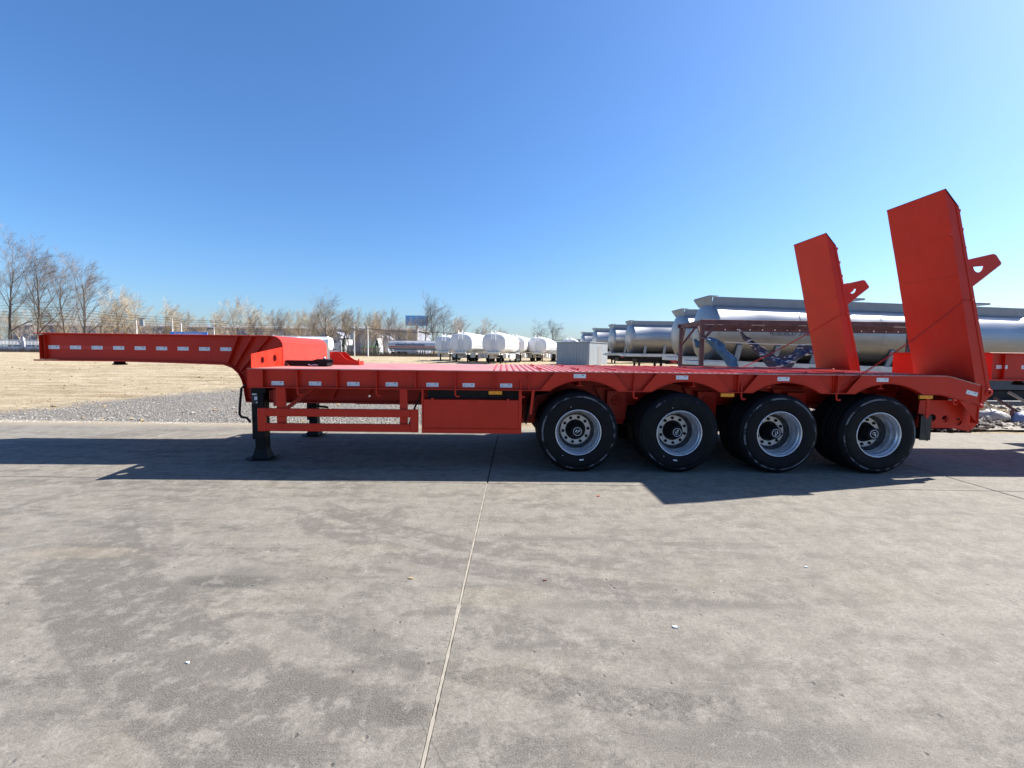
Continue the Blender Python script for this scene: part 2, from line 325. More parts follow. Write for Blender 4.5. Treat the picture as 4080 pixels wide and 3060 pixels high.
# ------------------------------------------------------------------ mesh builder
class MB:
    def __init__(s): s.v = []; s.f = []; s.sm = []
    def add(s, vs, fs, smooth=False):
        b = len(s.v); s.v += [tuple(q) for q in vs]; s.f += [tuple(b+i for i in f) for f in fs]; s.sm += [smooth]*len(fs); return s
    def box(s, x0, x1, y0, y1, z0, z1):
        vs = [(x, y, z) for x in (x0, x1) for y in (y0, y1) for z in (z0, z1)]
        return s.add(vs, [(0, 1, 3, 2), (4, 6, 7, 5), (0, 4, 5, 1), (2, 3, 7, 6), (0, 2, 6, 4), (1, 5, 7, 3)])
    def bev(s, x0, x1, y0, y1, z0, z1, b=.006):
        """box with chamfered edges"""
        cx, cy, cz = (x0+x1)/2, (y0+y1)/2, (z0+z1)/2; hx, hy, hz = abs(x1-x0)/2, abs(y1-y0)/2, abs(z1-z0)/2
        b = min(b, hx*.45, hy*.45, hz*.45); vs = []; idx = {}
        for ax in range(3):
            for sxx in (-1, 1):
                for syy in (-1, 1):
                    for szz in (-1, 1):
                        q = [sxx*(hx-b), syy*(hy-b), szz*(hz-b)]; q[ax] += (sxx, syy, szz)[ax]*b
                        idx[(ax, sxx, syy, szz)] = len(vs); vs.append((cx+q[0], cy+q[1], cz+q[2]))
        fs = []; S = (-1, 1)
        for a in S:
            fs.append([idx[(0, a, i, j)] for i, j in ((-1, -1), (1, -1), (1, 1), (-1, 1))])
            fs.append([idx[(1, i, a, j)] for i, j in ((-1, -1), (1, -1), (1, 1), (-1, 1))])
            fs.append([idx[(2, i, j, a)] for i, j in ((-1, -1), (1, -1), (1, 1), (-1, 1))])
            for c in S:
                fs.append([idx[(0, a, c, -1)], idx[(0, a, c, 1)], idx[(1, a, c, 1)], idx[(1, a, c, -1)]])
                fs.append([idx[(0, a, -1, c)], idx[(0, a, 1, c)], idx[(2, a, 1, c)], idx[(2, a, -1, c)]])
                fs.append([idx[(1, -1, a, c)], idx[(1, 1, a, c)], idx[(2, 1, a, c)], idx[(2, -1, a, c)]])
                for d in S: fs.append([idx[(0, a, c, d)], idx[(1, a, c, d)], idx[(2, a, c, d)]])
        return s.add(vs, fs)
    def prism(s, poly, axis, a, b, holes=()):
        """extrude a 2D outline (with holes) along an axis from a to b"""
        def P(q, h):
            if axis == 'y': return (q[0], h, q[1])
            if axis == 'x': return (h, q[0], q[1])
            return (q[0], q[1], h)
        loops = [list(poly)] + [list(h) for h in holes]; allp = [q for l in loops for q in l]; n = len(allp)
        vs = [P(q, a) for q in allp] + [P(q, b) for q in allp]; fs = []
        if holes or len(poly) > 4:
            tr = tessellate_polygon([[Vector((q[0], q[1], 0)) for q in l] for l in loops])
        else: tr = [tuple(range(len(poly)))]
        for t in tr: fs.append(tuple(t)); fs.append(tuple(n+i for i in reversed(t)))
        o = 0
        for l in loops:
            k = len(l)
            for i in range(k): fs.append((o+i, o+(i+1) % k, n+o+(i+1) % k, n+o+i))
            o += k
        return s.add(vs, fs)
    def tube(s, pts, r, n=8, caps=True):
        pts = [Vector(p) for p in pts]; rs = r if isinstance(r, (list, tuple)) else [r]*len(pts)
        vs = []; fs = []; prev = None
        for i, p in enumerate(pts):
            t = (pts[min(i+1, len(pts)-1)]-pts[max(i-1, 0)]).normalized()
            a = prev if prev is not None else (Vector((0, 0, 1)) if abs(t.z) < .9 else Vector((1, 0, 0)))
            a = (a - t*a.dot(t)).normalized(); prev = a; bb = t.cross(a)
            for k in range(n): an = 2*pi*k/n; vs.append(p+(a*cos(an)+bb*sin(an))*rs[i])
        for i in range(len(pts)-1):
            for k in range(n): fs.append((i*n+k, i*n+(k+1) % n, (i+1)*n+(k+1) % n, (i+1)*n+k))
        s.add(vs, fs, True)
        if caps: s.add(vs[:n], [tuple(range(n))]); s.add(vs[-n:], [tuple(range(n))])
        return s
    def lathe(s, prof, axis='y', n=48, c=(0, 0, 0), smooth=True, closed=False):
        """prof: (radius, along)"""
        vs = []; fs = []; m = len(prof)
        for k in range(n):
            a = 2*pi*k/n; ca, sa = cos(a), sin(a)
            for r, h in prof:
                if axis == 'y': vs.append((c[0]+r*ca, c[1]+h, c[2]+r*sa))
                elif axis == 'x': vs.append((c[0]+h, c[1]+r*ca, c[2]+r*sa))
                else: vs.append((c[0]+r*ca, c[1]+r*sa, c[2]+h))
        for k in range(n):
            k2 = (k+1) % n
            for i in range(m-1): fs.append((k*m+i, k2*m+i, k2*m+i+1, k*m+i+1))
            if closed: fs.append((k*m+m-1, k2*m+m-1, k2*m, k*m))
        return s.add(vs, fs, smooth)
    def bar(s, p0, p1, w, h):
        """rectangular bar between two points, w across, h up"""
        p0, p1 = Vector(p0), Vector(p1); t = (p1-p0).normalized()
        u = Vector((0, 0, 1)) if abs(t.z) < .95 else Vector((1, 0, 0))
        a = t.cross(u).normalized(); b = a.cross(t)
        vs = [p+a*i*w/2+b*j*h/2 for p in (p0, p1) for i, j in ((-1, -1), (1, -1), (1, 1), (-1, 1))]
        return s.add(vs, [(0, 1, 2, 3), (7, 6, 5, 4), (0, 4, 5, 1), (1, 5, 6, 2), (2, 6, 7, 3), (3, 7, 4, 0)])
    def mesh(s, name):
        me = bpy.data.meshes.new(name); me.from_pydata(s.v, [], s.f)
        me.polygons.foreach_set('use_smooth', s.sm); me.update()
        return me
    def build(s, name, mat, parent=None, fix=True, auto=None):
        me = s.mesh(name)
        if fix and len(me.polygons) < 60000:
            import bmesh
            bm = bmesh.new(); bm.from_mesh(me); bmesh.ops.recalc_face_normals(bm, faces=bm.faces); bm.to_mesh(me); bm.free()
        if mat: me.materials.append(mat)
        return link(name, me, parent)
def link(name, me, parent=None):
    o = bpy.data.objects.new(name, me); COL.objects.link(o)
    if parent is not None: o.parent = parent
    return o
def tag(o, label=None, cat=None, group=None, kind=None):
    if label: o['label'] = label
    if cat: o['category'] = cat
    if group: o['group'] = group
    if kind: o['kind'] = kind
    return o
def empty(name, loc, label, cat, group=None, rz=0, ry=0):
    o = bpy.data.objects.new(name, None); COL.objects.link(o); o.location = loc; o.rotation_euler = (0, ry, rz)
    o.empty_display_size = .2
    return tag(o, label, cat, group)
def rep(src, parent, loc=None, rot=None):
    c = src.copy(); COL.objects.link(c); c.parent = parent
    if loc is not None: c.location = loc
    if rot is not None: c.rotation_euler = rot
    return c
def copy_tree(o, parent=None):
    c = o.copy(); COL.objects.link(c); c.parent = parent
    for ch in list(o.children): copy_tree(ch, c)
    return c
def circ(cx, cy, r, n=20): return [(cx+r*cos(2*pi*i/n), cy+r*sin(2*pi*i/n)) for i in range(n)]
def textmesh(body, size, depth, name, mat, parent=None):
    cu = bpy.data.curves.new(name, 'FONT'); cu.body = body; cu.size = size; cu.extrude = depth; cu.align_x = 'CENTER'; cu.align_y = 'CENTER'
    t = bpy.data.objects.new(name, cu); COL.objects.link(t)
    dg = bpy.context.evaluated_depsgraph_get(); me = bpy.data.meshes.new_from_object(t.evaluated_get(dg))
    bpy.data.objects.remove(t); me.name = name; me.materials.clear(); me.materials.append(mat)
    return link(name, me, parent)

# ================================================================== GROUND
def zg(x, y):
    t = min(1, max(0, (y-7)/28)); return .38*t*t*(3-2*t)
def terrain():
    ys = []; y = -60.0
    while y < 3: ys.append(y); y += 6 if y < -8 else 1
    y = 3.3
    while y < 1600: ys.append(y); y += max(.12, (y-3)*.028)
    ys.append(2600)
    vs = []; n = 150
    for y in ys:
        half = 45+abs(y)*1.6
        for i in range(n):
            u = i/(n-1)*2-1; u = (abs(u)**1.25)*(1 if u > 0 else -1)
            x = u*half
            z = zg(x, y)-.055
            if y > 3.2:
                k = min(1, (y-3.2)/.8)
                z += k*(.045*mnoise.noise(Vector((x*.9, y*.9, 0)))+.03*mnoise.noise(Vector((x*2.3, y*3.1, 2))))+.03*k
                if 14 < y < 60: z += .10*mnoise.noise(Vector((x*.15, y*.5, 5)))
            else: z -= .06
            vs.append((x, y, z))
    fs = [(j*n+i, j*n+i+1, (j+1)*n+i+1, (j+1)*n+i) for j in range(len(ys)-1) for i in range(n-1)]
    mb = MB(); mb.add(vs, fs, True)
    tag(mb.build('ground', M['sand'], fix=False), kind='structure')
terrain()
# concrete yard: separate slabs with real joints
PH = -.0300; PO = (-.18, -.52)
pave = MB().box(-30, 30, -12.4, 4.11, -.24, -.205).build('concrete_pavement', M['jointdark'])
pave.location = (PO[0], PO[1], 0); pave.rotation_euler = (0, 0, PH); tag(pave, kind='structure')
slabm = None
G2 = .0055
for r_, (ya, yb) in enumerate(((-8.2, -4.1), (-4.1, 0), (0, 4.12))):
    for k in range(-4, 5):
        x0 = k*5.98; x1 = x0+5.98
        mb = MB(); zt = 0; b = .006
        a0, a1, c0, c1 = x0+G2, x1-G2, ya+G2, yb-G2
        vs = [(a0, c0, -.2), (a1, c0, -.2), (a1, c1, -.2), (a0, c1, -.2), (a0, c0, -b), (a1, c0, -b), (a1, c1, -b), (a0, c1, -b),
              (a0+b, c0+b, 0), (a1-b, c0+b, 0), (a1-b, c1-b, 0), (a0+b, c1-b, 0)]
        mb.add(vs, [(0, 1, 5, 4), (1, 2, 6, 5), (2, 3, 7, 6), (3, 0, 4, 7), (4, 5, 9, 8), (5, 6, 10, 9), (6, 7, 11, 10), (7, 4, 8, 11), (8, 9, 10, 11)])
        mb.build('slab', M['concrete'], pave)
# tan sealant line in the joint that runs towards the camera
vs = []; fs = []; n = 260
for i in range(n):
    y = -8+8*i/(n-1)
    wv = .0058+.0045*mnoise.noise(Vector((0, y*9, 0)))+.003*mnoise.noise(Vector((4, y*31, 0)))
    o = .003*mnoise.noise(Vector((9, y*5, 0)))
    if abs(y+2.62) < .04: wv += .006
    vs += [(o-wv, y, .0018), (o+wv, y, .0018), (o+wv+.002, y, -.012), (o-wv-.002, y, -.012)]
for i in range(n-1):
    for k in range(4): fs.append((i*4+k, i*4+(k+1) % 4, i*4+4+(k+1) % 4, i*4+4+k))
MB().add(vs, fs).build('joint_sealant', M['concrete_joint'], pave)

# loose stones beside the pavement, and small litter on the concrete
def stones(name, cnt, area, r0_, r1_, mat, kind='stuff'):
    mb = MB()
    oct_ = [(1, 0, 0), (-1, 0, 0), (0, 1, 0), (0, -1, 0), (0, 0, 1), (0, 0, -1)]
    ff = [(0, 2, 4), (2, 1, 4), (1, 3, 4), (3, 0, 4), (2, 0, 5), (1, 2, 5), (3, 1, 5), (0, 3, 5)]
    for _ in range(cnt):
        x, y, z = area(); s = random.uniform(r0_, r1_)*random.choice((1, 1, .6)); a = random.random()*6.28; fx, fy = random.uniform(.7, 1.4), random.uniform(.6, 1.2); fz = random.uniform(.35, .8)
        ca, sa = cos(a), sin(a)
        mb.add([(x+s*(vx*fx*ca-vy*fy*sa)+random.uniform(-.2, .2)*s, y+s*(vx*fx*sa+vy*fy*ca), z+s*vz*fz) for vx, vy, vz in oct_], ff)
    o = mb.build(name, mat, fix=False); tag(o, kind=kind); return o
def ga():
    while 1:
        y = 3.60+random.random()**1.8*9; x = random.uniform(-13.5, .5)
        if ((x+6.2)/6.2)**2+((y-3)/12)**2 < 1.2-random.random()*.55: return x, y, zg(x, y)+.0
stones('gravel', 7000, ga, .008, .030, simple('grey_gravel_stone', (.28, .265, .24), .9, 0, .3, 1.2))
stones('scattered_clods', 700, lambda: (lambda x, y: (x, y, zg(x, y)))(random.uniform(-40, 14), 4+random.random()**1.5*40), .02, .07, simple('sandy_clod', (.26, .20, .12), .95, 0, .3, 1))
def straw_tufts():
    mb = MB()
    for _ in range(2600):
        if random.random() < .6: x, y = random.uniform(-2.5, 9), random.uniform(3.75, 6.5)
        else: x, y = random.uniform(-14, 9), 6+random.random()**2*25
        h = random.uniform(.03, .11); a = random.random()*6.28; l = random.uniform(.02, .08); z = zg(x, y)-.01
        dx, dy = cos(a)*.006, sin(a)*.006
        mb.add([(x-dx, y-dy, z), (x+dx, y+dy, z), (x+cos(a+1)*l, y+sin(a+1)*l, z+h)], [(0, 1, 2)])
    tag(mb.build('dry_grass', M['straw'], fix=False), kind='stuff')
straw_tufts()
# ================================================================== LOWBED TRAILER
ZD = 1.318
TR = empty('lowbed_trailer', (0, 0, 0), 'whole orange-red four-axle lowbed semi-trailer with two raised loading ramps, parked across the foreground', 'trailer')
def T(mb, name, mat='red', label=None, parent=None):
    o = mb.build(name, M[mat], parent or TR)
    if label: o['label'] = label
    return o
YB = (.90, 2.36)    # the two main beams
neck_top = 1.742
prof = [(-6.66, neck_top), (-3.40, neck_top), (-3.30, 1.727), (-3.235, 1.69), (-3.205, 1.63), (-3.20, 1.315), (5.95, 1.30), (5.95, .98), (5.2, .86), (-.2, .80), (-3.60, .80),
        (-3.745, .81), (-3.765, .93), (-3.775, 1.03), (-3.80, 1.13), (-3.85, 1.225), (-3.93, 1.30), (-4.05, 1.343), (-4.8, 1.362), (-5.62, 1.376), (-6.66, 1.378)]
for yb in YB:
    hl = [circ(-1.98, .885, .022, 10)] if yb == YB[0] else [circ(-2.12, .885, .03, 10)]
    b = T(MB().prism(prof, 'y', yb-.007, yb+.007, hl), 'main_beam')
    s = -1 if yb == YB[0] else 1
    # flanges follow the lower edge and the neck top
    fl = MB(); low = [(-6.74, 1.372)]+list(reversed(prof[14:21]))[1:]+[prof[13], prof[12], prof[11], (-3.60, .80), (-.2, .80), (5.2, .86), (5.95, .98)]
    low = [(-6.74, 1.374), (-5.62, 1.376), (-4.8, 1.362), (-4.05, 1.343), (-3.93, 1.30), (-3.85, 1.225), (-3.80, 1.13), (-3.775, 1.03), (-3.765, .93), (-3.745, .805), (-3.60, .80), (-.2, .80), (5.2, .86), (5.95, .98)]
    for (xa, za), (xb, zb) in zip(low, low[1:]):
        fl.add([(xa, yb-.08, za), (xb, yb-.08, zb), (xb, yb+.08, zb), (xa, yb+.08, za), (xa, yb-.08, za-.018), (xb, yb-.08, zb-.018), (xb, yb+.08, zb-.018), (xa, yb+.08, za-.018)],
               [(0, 1, 2, 3), (4, 5, 6, 7), (0, 1, 5, 4), (3, 2, 6, 7), (0, 3, 7, 4), (1, 2, 6, 5)])
    o = T(fl, 'lower_flange', parent=b)
    # neck stiffeners (slanted ribs) and end plate
    rb = MB()
    for (xa, za), (xb, zb) in (((-4.00, 1.345), (-3.84, 1.735)), ((-3.90, 1.30), (-3.64, 1.735)), ((-3.82, 1.235), (-3.40, 1.735)), ((-3.80, 1.21), (-3.55, 1.30))):
        dx, dz = (xb-xa), (zb-za); L = hypot(dx, dz); nx, nz = -dz/L*.006, dx/L*.006
        k = MB().prism([(xa+nx, za+nz), (xb+nx, zb+nz), (xb-nx, zb-nz), (xa-nx, za-nz)], 'y', yb+s*.0075, yb+s*.078); T(k, 'neck_rib', parent=b)
    T(MB().box(-6.655, -6.645, min(yb+s*.0075, yb+s*.075), max(yb+s*.0075, yb+s*.075), 1.38, 1.728), 'end_plate', parent=b)
    T(MB().box(-6.612, -6.604, min(yb+s*.0075, yb+s*.05), max(yb+s*.0075, yb+s*.05), 1.38, 1.728), 'stiffener', parent=b)
# neck top plate, front cross members
T(MB().bev(-6.72, -3.40, YB[0]-.085, YB[1]+.085, 1.743, 1.757, .003), 'neck_top_plate')
T(MB().box(-6.64, -6.62, YB[0]+.01, YB[1]-.01, 1.385, 1.735), 'neck_front_plate')
for xx in (-5.8, -5.1, -4.4): T(MB().box(xx, xx+.01, YB[0]+.01, YB[1]-.01, 1.45, 1.74), 'cross_member')
T(MB().box(-6.5, -5.7, YB[0]+.03, YB[1]-.03, 1.3725, 1.380), 'coupler_plate')
kp = T(MB().lathe([(0, 1.280), (.085, 1.280), (.098, 1.288), (.098, 1.300), (.075, 1.306), (.075, 1.345), (.11, 1.352), (.12, 1.372), (0, 1.372)], 'z', 28, (-6.20, 1.63, .0)), 'king_pin', 'black')
# checker plate cover curving down behind the neck
hp = [(-3.40, 1.757), (-3.33, 1.752), (-3.27, 1.735), (-3.225, 1.70), (-3.198, 1.65), (-3.19, 1.60), (-3.188, ZD)]
mb = MB(); vs = []
for x, z in hp: vs += [(x, YB[0]-.085, z), (x, YB[1]+.085, z)]
for x, z in hp: vs += [(x-.008, YB[0]-.085, z-.008), (x-.008, YB[1]+.085, z-.008)]
n = len(hp); fs = []
for i in range(n-1): fs += [(2*i, 2*i+2, 2*i+3, 2*i+1), (2*n+2*i, 2*n+2*i+1, 2*n+2*i+3, 2*n+2*i+2), (2*i, 2*n+2*i, 2*n+2*i+2, 2*i+2), (2*i+1, 2*i+3, 2*n+2*i+3, 2*n+2*i+1)]
mb.add(vs, fs, False); T(mb, 'curved_cover', 'redcheck', 'diamond-patterned steel cover curving down from the neck to the deck')
# side wings of the headboard, standing across the deck; they face the rear
wn = [(.0, ZD+.002), (.0, 1.478), (.012, 1.492), (.03, 1.500), (YB[0]-.09, 1.592), (YB[0]-.09, ZD+.002)]
T(MB().prism(wn, 'x', -3.205, -3.195, [circ(.265, 1.414, .047), circ(.590, 1.436, .052)]), 'wing_plate', label='bright orange wing plate with two round holes beside the neck')
wf = [(3.0-a, b) for a, b in wn[:4]]+[(YB[1]+.09, 1.565), (YB[1]+.09, ZD+.002)]
T(MB().prism(wf, 'x', -3.205, -3.195, [circ(2.74, 1.432, .045)]), 'wing_plate')
T(MB().box(-3.193, -3.13, 2.93, 2.945, ZD+.002, 1.53), 'wing_flange')
# curved guide plates on the deck centre
gp = [(-2.765, 1.530), (-2.66, 1.531), (-2.62, 1.50), (-2.574, 1.447), (-2.51, 1.405), (-2.44, 1.383), (-2.38, 1.372), (-2.38, ZD+.002), (-2.765, ZD+.002)]
T(MB().prism(gp, 'y', 1.55, 1.562), 'guide_plate'); T(MB().prism([(a+.02, b) for a, b in gp], 'y', 1.80, 1.812), 'guide_plate')
T(MB().box(-2.79, -2.77, 1.53, 1.83, ZD+.002, 1.532), 'guide_post'); T(MB().bev(-2.375, -2.33, 1.56, 1.80, ZD+.002, 1.385), 'guide_stop')
T(MB().lathe([(0, 1.385), (.012, 1.385), (.012, 1.42), (0, 1.42)], 'z', 10, (-2.352, 1.6, 0)), 'pin')
# hydraulic winch channel and valve block
T(MB().prism([(-3.18, 1.402), (-2.70, 1.402), (-2.70, ZD+.003), (-3.12, ZD+.003)], 'y', .86, .98), 'cable_trough', 'black')
vb = T(MB().bev(-2.72, -2.55, .80, 1.0, ZD+.003, 1.425, .008), 'valve_block', 'black')
T(MB().bev(-2.75, -2.46, .79, .802, 1.375, 1.415, .004), 'valve_bracket', 'black', parent=vb)
T(MB().lathe([(0, 0), (.02, 0), (.02, .03), (0, .03)], 'z', 10, (-2.62, .88, 1.425)), 'valve_cap', 'rim', parent=vb)
T(MB().tube([(-2.84, .84, 1.345), (-2.78, .80, 1.33), (-2.74, .79, 1.345), (-2.68, .785, 1.34)], .009, 6), 'loose_fitting', 'rim', parent=vb)
# deck
dk = MB(); dp = [(-3.255, ZD), (5.807, ZD), (5.916, 1.293), (6.255, 1.204)]
lo_ = [(a, b-.012) for a, b in dp]
dk.prism(dp+list(reversed(lo_)), 'y', -.006, 3.006)
T(dk, 'deck_plate', 'deck')
rib0 = None
x = -.12
while x < 5.75:
    if rib0 is None:
        rib0 = T(MB().bev(-.011, .011, .03, 2.97, 0, .007, .002), 'deck_rib', 'red'); rib0.location = (x, 0, ZD+.0005)
    else: rep(rib0, TR, (x, 0, ZD+.0005))
    x += .0865
gb0 = None
for i in range(11):
    for y0 in (.35, 1.95):
        if i > 8 and y0 < 1: continue
        loc = (.52+.522*i, y0+(.14 if i < 3 else 0), ZD+.0008)
        if gb0 is None: gb0 = T(MB().bev(-.016, .016, 0, .62, 0, .022, .003), 'grip_bar'); gb0.location = loc
        else: rep(gb0, TR, loc)
# side rails
WX = [.984+1.3243*i for i in range(4)]
AC = [w_+.062 for w_ in WX]
AC[3] = 5.05
def arc_pts(c, n=14, a=.45, z0=1.075, z1=1.214):
    # circular-looking arch from c-a to c+a
    h = z1-z0; R = (a*a+h*h)/(2*h); th = math.asin(a/R)
    return [(c+R*sin(-th+2*th*i/n), z1-R+R*cos(-th+2*th*i/n)) for i in range(n+1)]
tail_top = [(5.807, ZD-.013), (5.916, 1.280), (6.262, 1.190)]
for side, (yo, sg) in enumerate(((0.0, 1), (3.0, -1))):
    web = [(-3.245, ZD-.013), (-3.245, 1.078)]
    for c in AC: web += arc_pts(c)
    web += [(5.772, 1.072), (6.264, .945), (6.262, 1.190), (5.916, 1.280), (5.807, ZD-.013)]
    ya, yb2 = yo+sg*.062, yo+sg*.070
    rail = T(MB().prism(web, 'y', min(ya, yb2), max(ya, yb2)), 'side_rail')
    # bottom lip
    lip = MB(); segs = []
    edge = [(-3.25, 1.078)]
    for c in AC: edge += arc_pts(c)
    edge += [(5.772, 1.072), (6.264, .945)]
    y0, y1 = min(yo-sg*.004, yo+sg*.085), max(yo-sg*.004, yo+sg*.085)
    for (xa, za), (xb, zb) in zip(edge, edge[1:]):
        lip.add([(xa, y0, za), (xb, y0, zb), (xb, y1, zb), (xa, y1, za), (xa, y0, za-.010), (xb, y0, zb-.010), (xb, y1, zb-.010), (xa, y1, za-.010)],
                [(0, 1, 2, 3), (4, 5, 6, 7), (0, 1, 5, 4), (3, 2, 6, 7), (0, 3, 7, 4), (1, 2, 6, 5)])
    T(lip, 'bottom_lip', parent=rail)
    T(MB().box(-3.256, -3.248, min(yo, yo+sg*.9), max(yo, yo+sg*.9), 1.07, ZD-.013), 'end_plate', parent=rail)
    # smooth front panel section
    T(MB().box(-3.246, -3.06, min(yo+sg*.002, yo+sg*.01), max(yo+sg*.002, yo+sg*.01), 1.080, ZD-.014), 'corner_plate', parent=rail)
    r1_ = None
    for x in (-2.633, -2.127, -1.623, -1.124, -.614, -.121, .332):
        loc = (x, 0, 0)
        if r1_ is None:
            k = MB().box(-.005, .005, min(yo+sg*.002, yo+sg*.0615), max(yo+sg*.002, yo+sg*.0615), 1.079, ZD-.014)
            k.box(-.035, -.005, min(yo+sg*.052, yo+sg*.0615), max(yo+sg*.052, yo+sg*.0615), 1.079, ZD-.014)
            r1_ = T(k, 'rail_stiffener', parent=rail); r1_.location = loc
        else: rep(r1_, rail, loc)
    for x in (1.70, 3.06, 4.37): rep(r1_, rail, (x, 0, 0))
    # arch plates, flush with the outer face
    for i, c in enumerate(AC):
        if i < 3: pl = [(c-.385, ZD-.0135), (c-.565, 1.080)] + [(a, b+.002) for a, b in arc_pts(c)] + [(c+.565, 1.080), (c+.385, ZD-.0135)]
        else: pl = [(c-.385, ZD-.0135), (c-.565, 1.080)] + [(a, b+.002) for a, b in arc_pts(c)] + [(5.772, 1.074), (6.264, .947), (6.262, 1.189), (5.916, 1.279), (5.807, ZD-.0135)]
        T(MB().prism(pl, 'y', min(yo, yo+sg*.009), max(yo, yo+sg*.009)), 'arch_plate', parent=rail)
    # tail gusset below the sloped end
    T(MB().prism([(6.005, .995), (6.264, .93), (6.270, .690)], 'y', min(yo+sg*.012, yo+sg*.022), max(yo+sg*.012, yo+sg*.022)), 'tail_gusset', parent=rail)
    T(MB().prism([(6.262, .69), (6.274, .69), (6.274, 1.195), (6.262, 1.195)], 'y', min(yo, yo+sg*.10), max(yo, yo+sg*.10)), 'tail_end_plate', parent=rail)
# reflective tape plates on the near rail
rf = None
def refl(x, z, y, parent, rot=0):
    global rf
    if rf is None:
        rf = MB().bev(-.0785, .0785, -.0025, 0, -.026, .026, .001).build('reflector', M['reflect'], parent)
        rf.location = (x, y, z); rf.rotation_euler = (0, rot, 0); o = rf
        MB().box(.028, .052, -.0032, -.0026, .006, .016).build('print_mark', M['mark'], o)
        MB().box(-.052, -.046, -.0032, -.0026, -.010, .006).build('print_mark', M['mark'], o)
        return o
    o = copy_tree(rf, parent); o.location = (x, y, z); o.rotation_euler = (0, rot, 0); return o
for x in (-2.902, -2.424, -1.934, -1.441, -.916, -.448, .038): refl(x, 1.125, .0615, TR)
for x, z in ((.985, 1.262), (2.313, 1.257), (3.64, 1.253), (4.948, 1.255)): refl(x, z, -.0005, TR)
refl(6.153, 1.093, -.0005, TR, radians(14.5))
for i in range(9): refl(-6.51+.3075*i, 1.553, YB[0]-.0075, TR)
for i in range(3): T(MB().box(-6.43+.3075*i, -6.283+.3075*i, YB[0]-.009, YB[0]-.0073, 1.530, 1.576), 'red_tape', 'redtape')
# amber side markers
for x in (-.1, 2.914, 5.542):
    T(MB().bev(x-.086, x+.086, -.012, .02, 1.012, 1.058, .004), 'marker_lamp', 'amber')
    T(MB().box(x-.088, x+.088, .021, .03, 1.006, 1.066), 'lamp_bracket', 'black')
# rope hooks
h0 = None
for x in (-2.636, -1.63, -.618, .225, 1.695, 3.112, 4.372, 5.94):
    loc = (x, 0, 0 if x < 5 else -.04)
    if h0 is None:
        pts = [(0, .03, 1.20), (0, .03, 1.02)] + [(.032-.032*cos(a), .03, 1.01-.032*sin(a)) for a in (.4, .9, 1.4, 1.9, 2.4)]
        h0 = T(MB().tube(pts, .012, 8), 'rope_hook'); h0.location = loc
    else: rep(h0, TR, loc)
# side guard
T(MB().bev(-2.918, -2.803, .045, .085, .60, 1.068), 'guard_post'); T(MB().bev(-1.338, -1.238, .045, .085, .60, 1.068), 'guard_post')
for z0, z1 in ((.701, .805), (.509, .613)):
    k = MB().bev(-3.04, -1.196, .012, .044, z0, z1, .010); k.box(-3.04, -1.196, .0105, .013, z0+.028, z1-.028); T(k, 'guard_rail')
T(MB().bev(-3.145, -3.041, .008, .046, .507, .807, .006), 'guard_end'); T(MB().bev(-1.195, -1.093, .008, .046, .507, .807, .006), 'guard_end')
# tool box
tb = T(MB().bev(-1.040, .232, .035, .56, .503, .938, .004), 'tool_box')
T(MB().bev(-1.022, .200, .022, .034, .566, .936, .004), 'door', parent=tb)
T(MB().bev(-1.050, .243, .018, .034, .500, .562, .004), 'sill', parent=tb)
T(MB().box(.203, .243, .02, .034, .563, 1.066), 'upright', parent=tb); T(MB().box(-1.050, -1.026, .02, .034, .563, 1.066), 'upright', parent=tb)
for x in (-.91, .065):
    l = T(MB().bev(x-.018, x+.018, .010, .0215, .885, .955, .004), 'latch', parent=tb)
for x in (-.89, .04): T(MB().tube([(x-.04, .016, .566), (x+.04, .016, .566)], .008, 8), 'hinge', parent=tb)
T(MB().bev(-.41, -.36, .012, .0215, .905, .915, .003), 'handle', parent=tb)
T(MB().box(-1.0, .2, .2, .5, .939, 1.05), 'box_hanger', 'dark', parent=tb)
# mudguard struts and flaps
T(MB().prism([(.372, 1.066), (.408, 1.066), (.372, .757), (.345, .757)], 'y', .01, .022), 'mudguard_strut')
T(MB().prism([(5.565, 1.066), (5.607, 1.066), (5.608, .755), (5.575, .755)], 'y', .01, .022), 'mudguard_strut')
gv = [(.60+.0, 1.04), (.42, 1.0), (.34, .86), (.31, .70), (.30, .62)]
mb = MB()
for (xa, za), (xb, zb) in zip(gv, gv[1:]): mb.add([(xa, .04, za), (xb, .04, zb), (xb, .66, zb), (xa, .66, za), (xa+.01, .04, za-.004), (xb+.01, .04, zb), (xb+.01, .66, zb), (xa+.01, .66, za-.004)], [(0, 1, 2, 3), (4, 5, 6, 7), (0, 1, 5, 4), (3, 2, 6, 7)])
T(mb, 'mudguard', 'black')
mb = MB(); ny, nz = 10, 6; vs = []
for j in range(nz+1):
    for i in range(ny+1):
        t = j/nz; vs.append((5.585+.03*t*t+.012*sin(i*1.3)*t+.06*t, .06+.6*i/ny, .80-.36*t))
mb.add(vs, [(j*(ny+1)+i, j*(ny+1)+i+1, (j+1)*(ny+1)+i+1, (j+1)*(ny+1)+i) for j in range(nz) for i in range(ny)], True)
T(mb.box(5.56, 5.705, .062, .070, .452, .78), 'mud_flap', 'hose')
M['flap'] = simple('grey_rubber_flap', (.10, .10, .11), .7, 0, .2)
TR.children[-1].data.materials.clear(); TR.children[-1].data.materials.append(M['flap'])
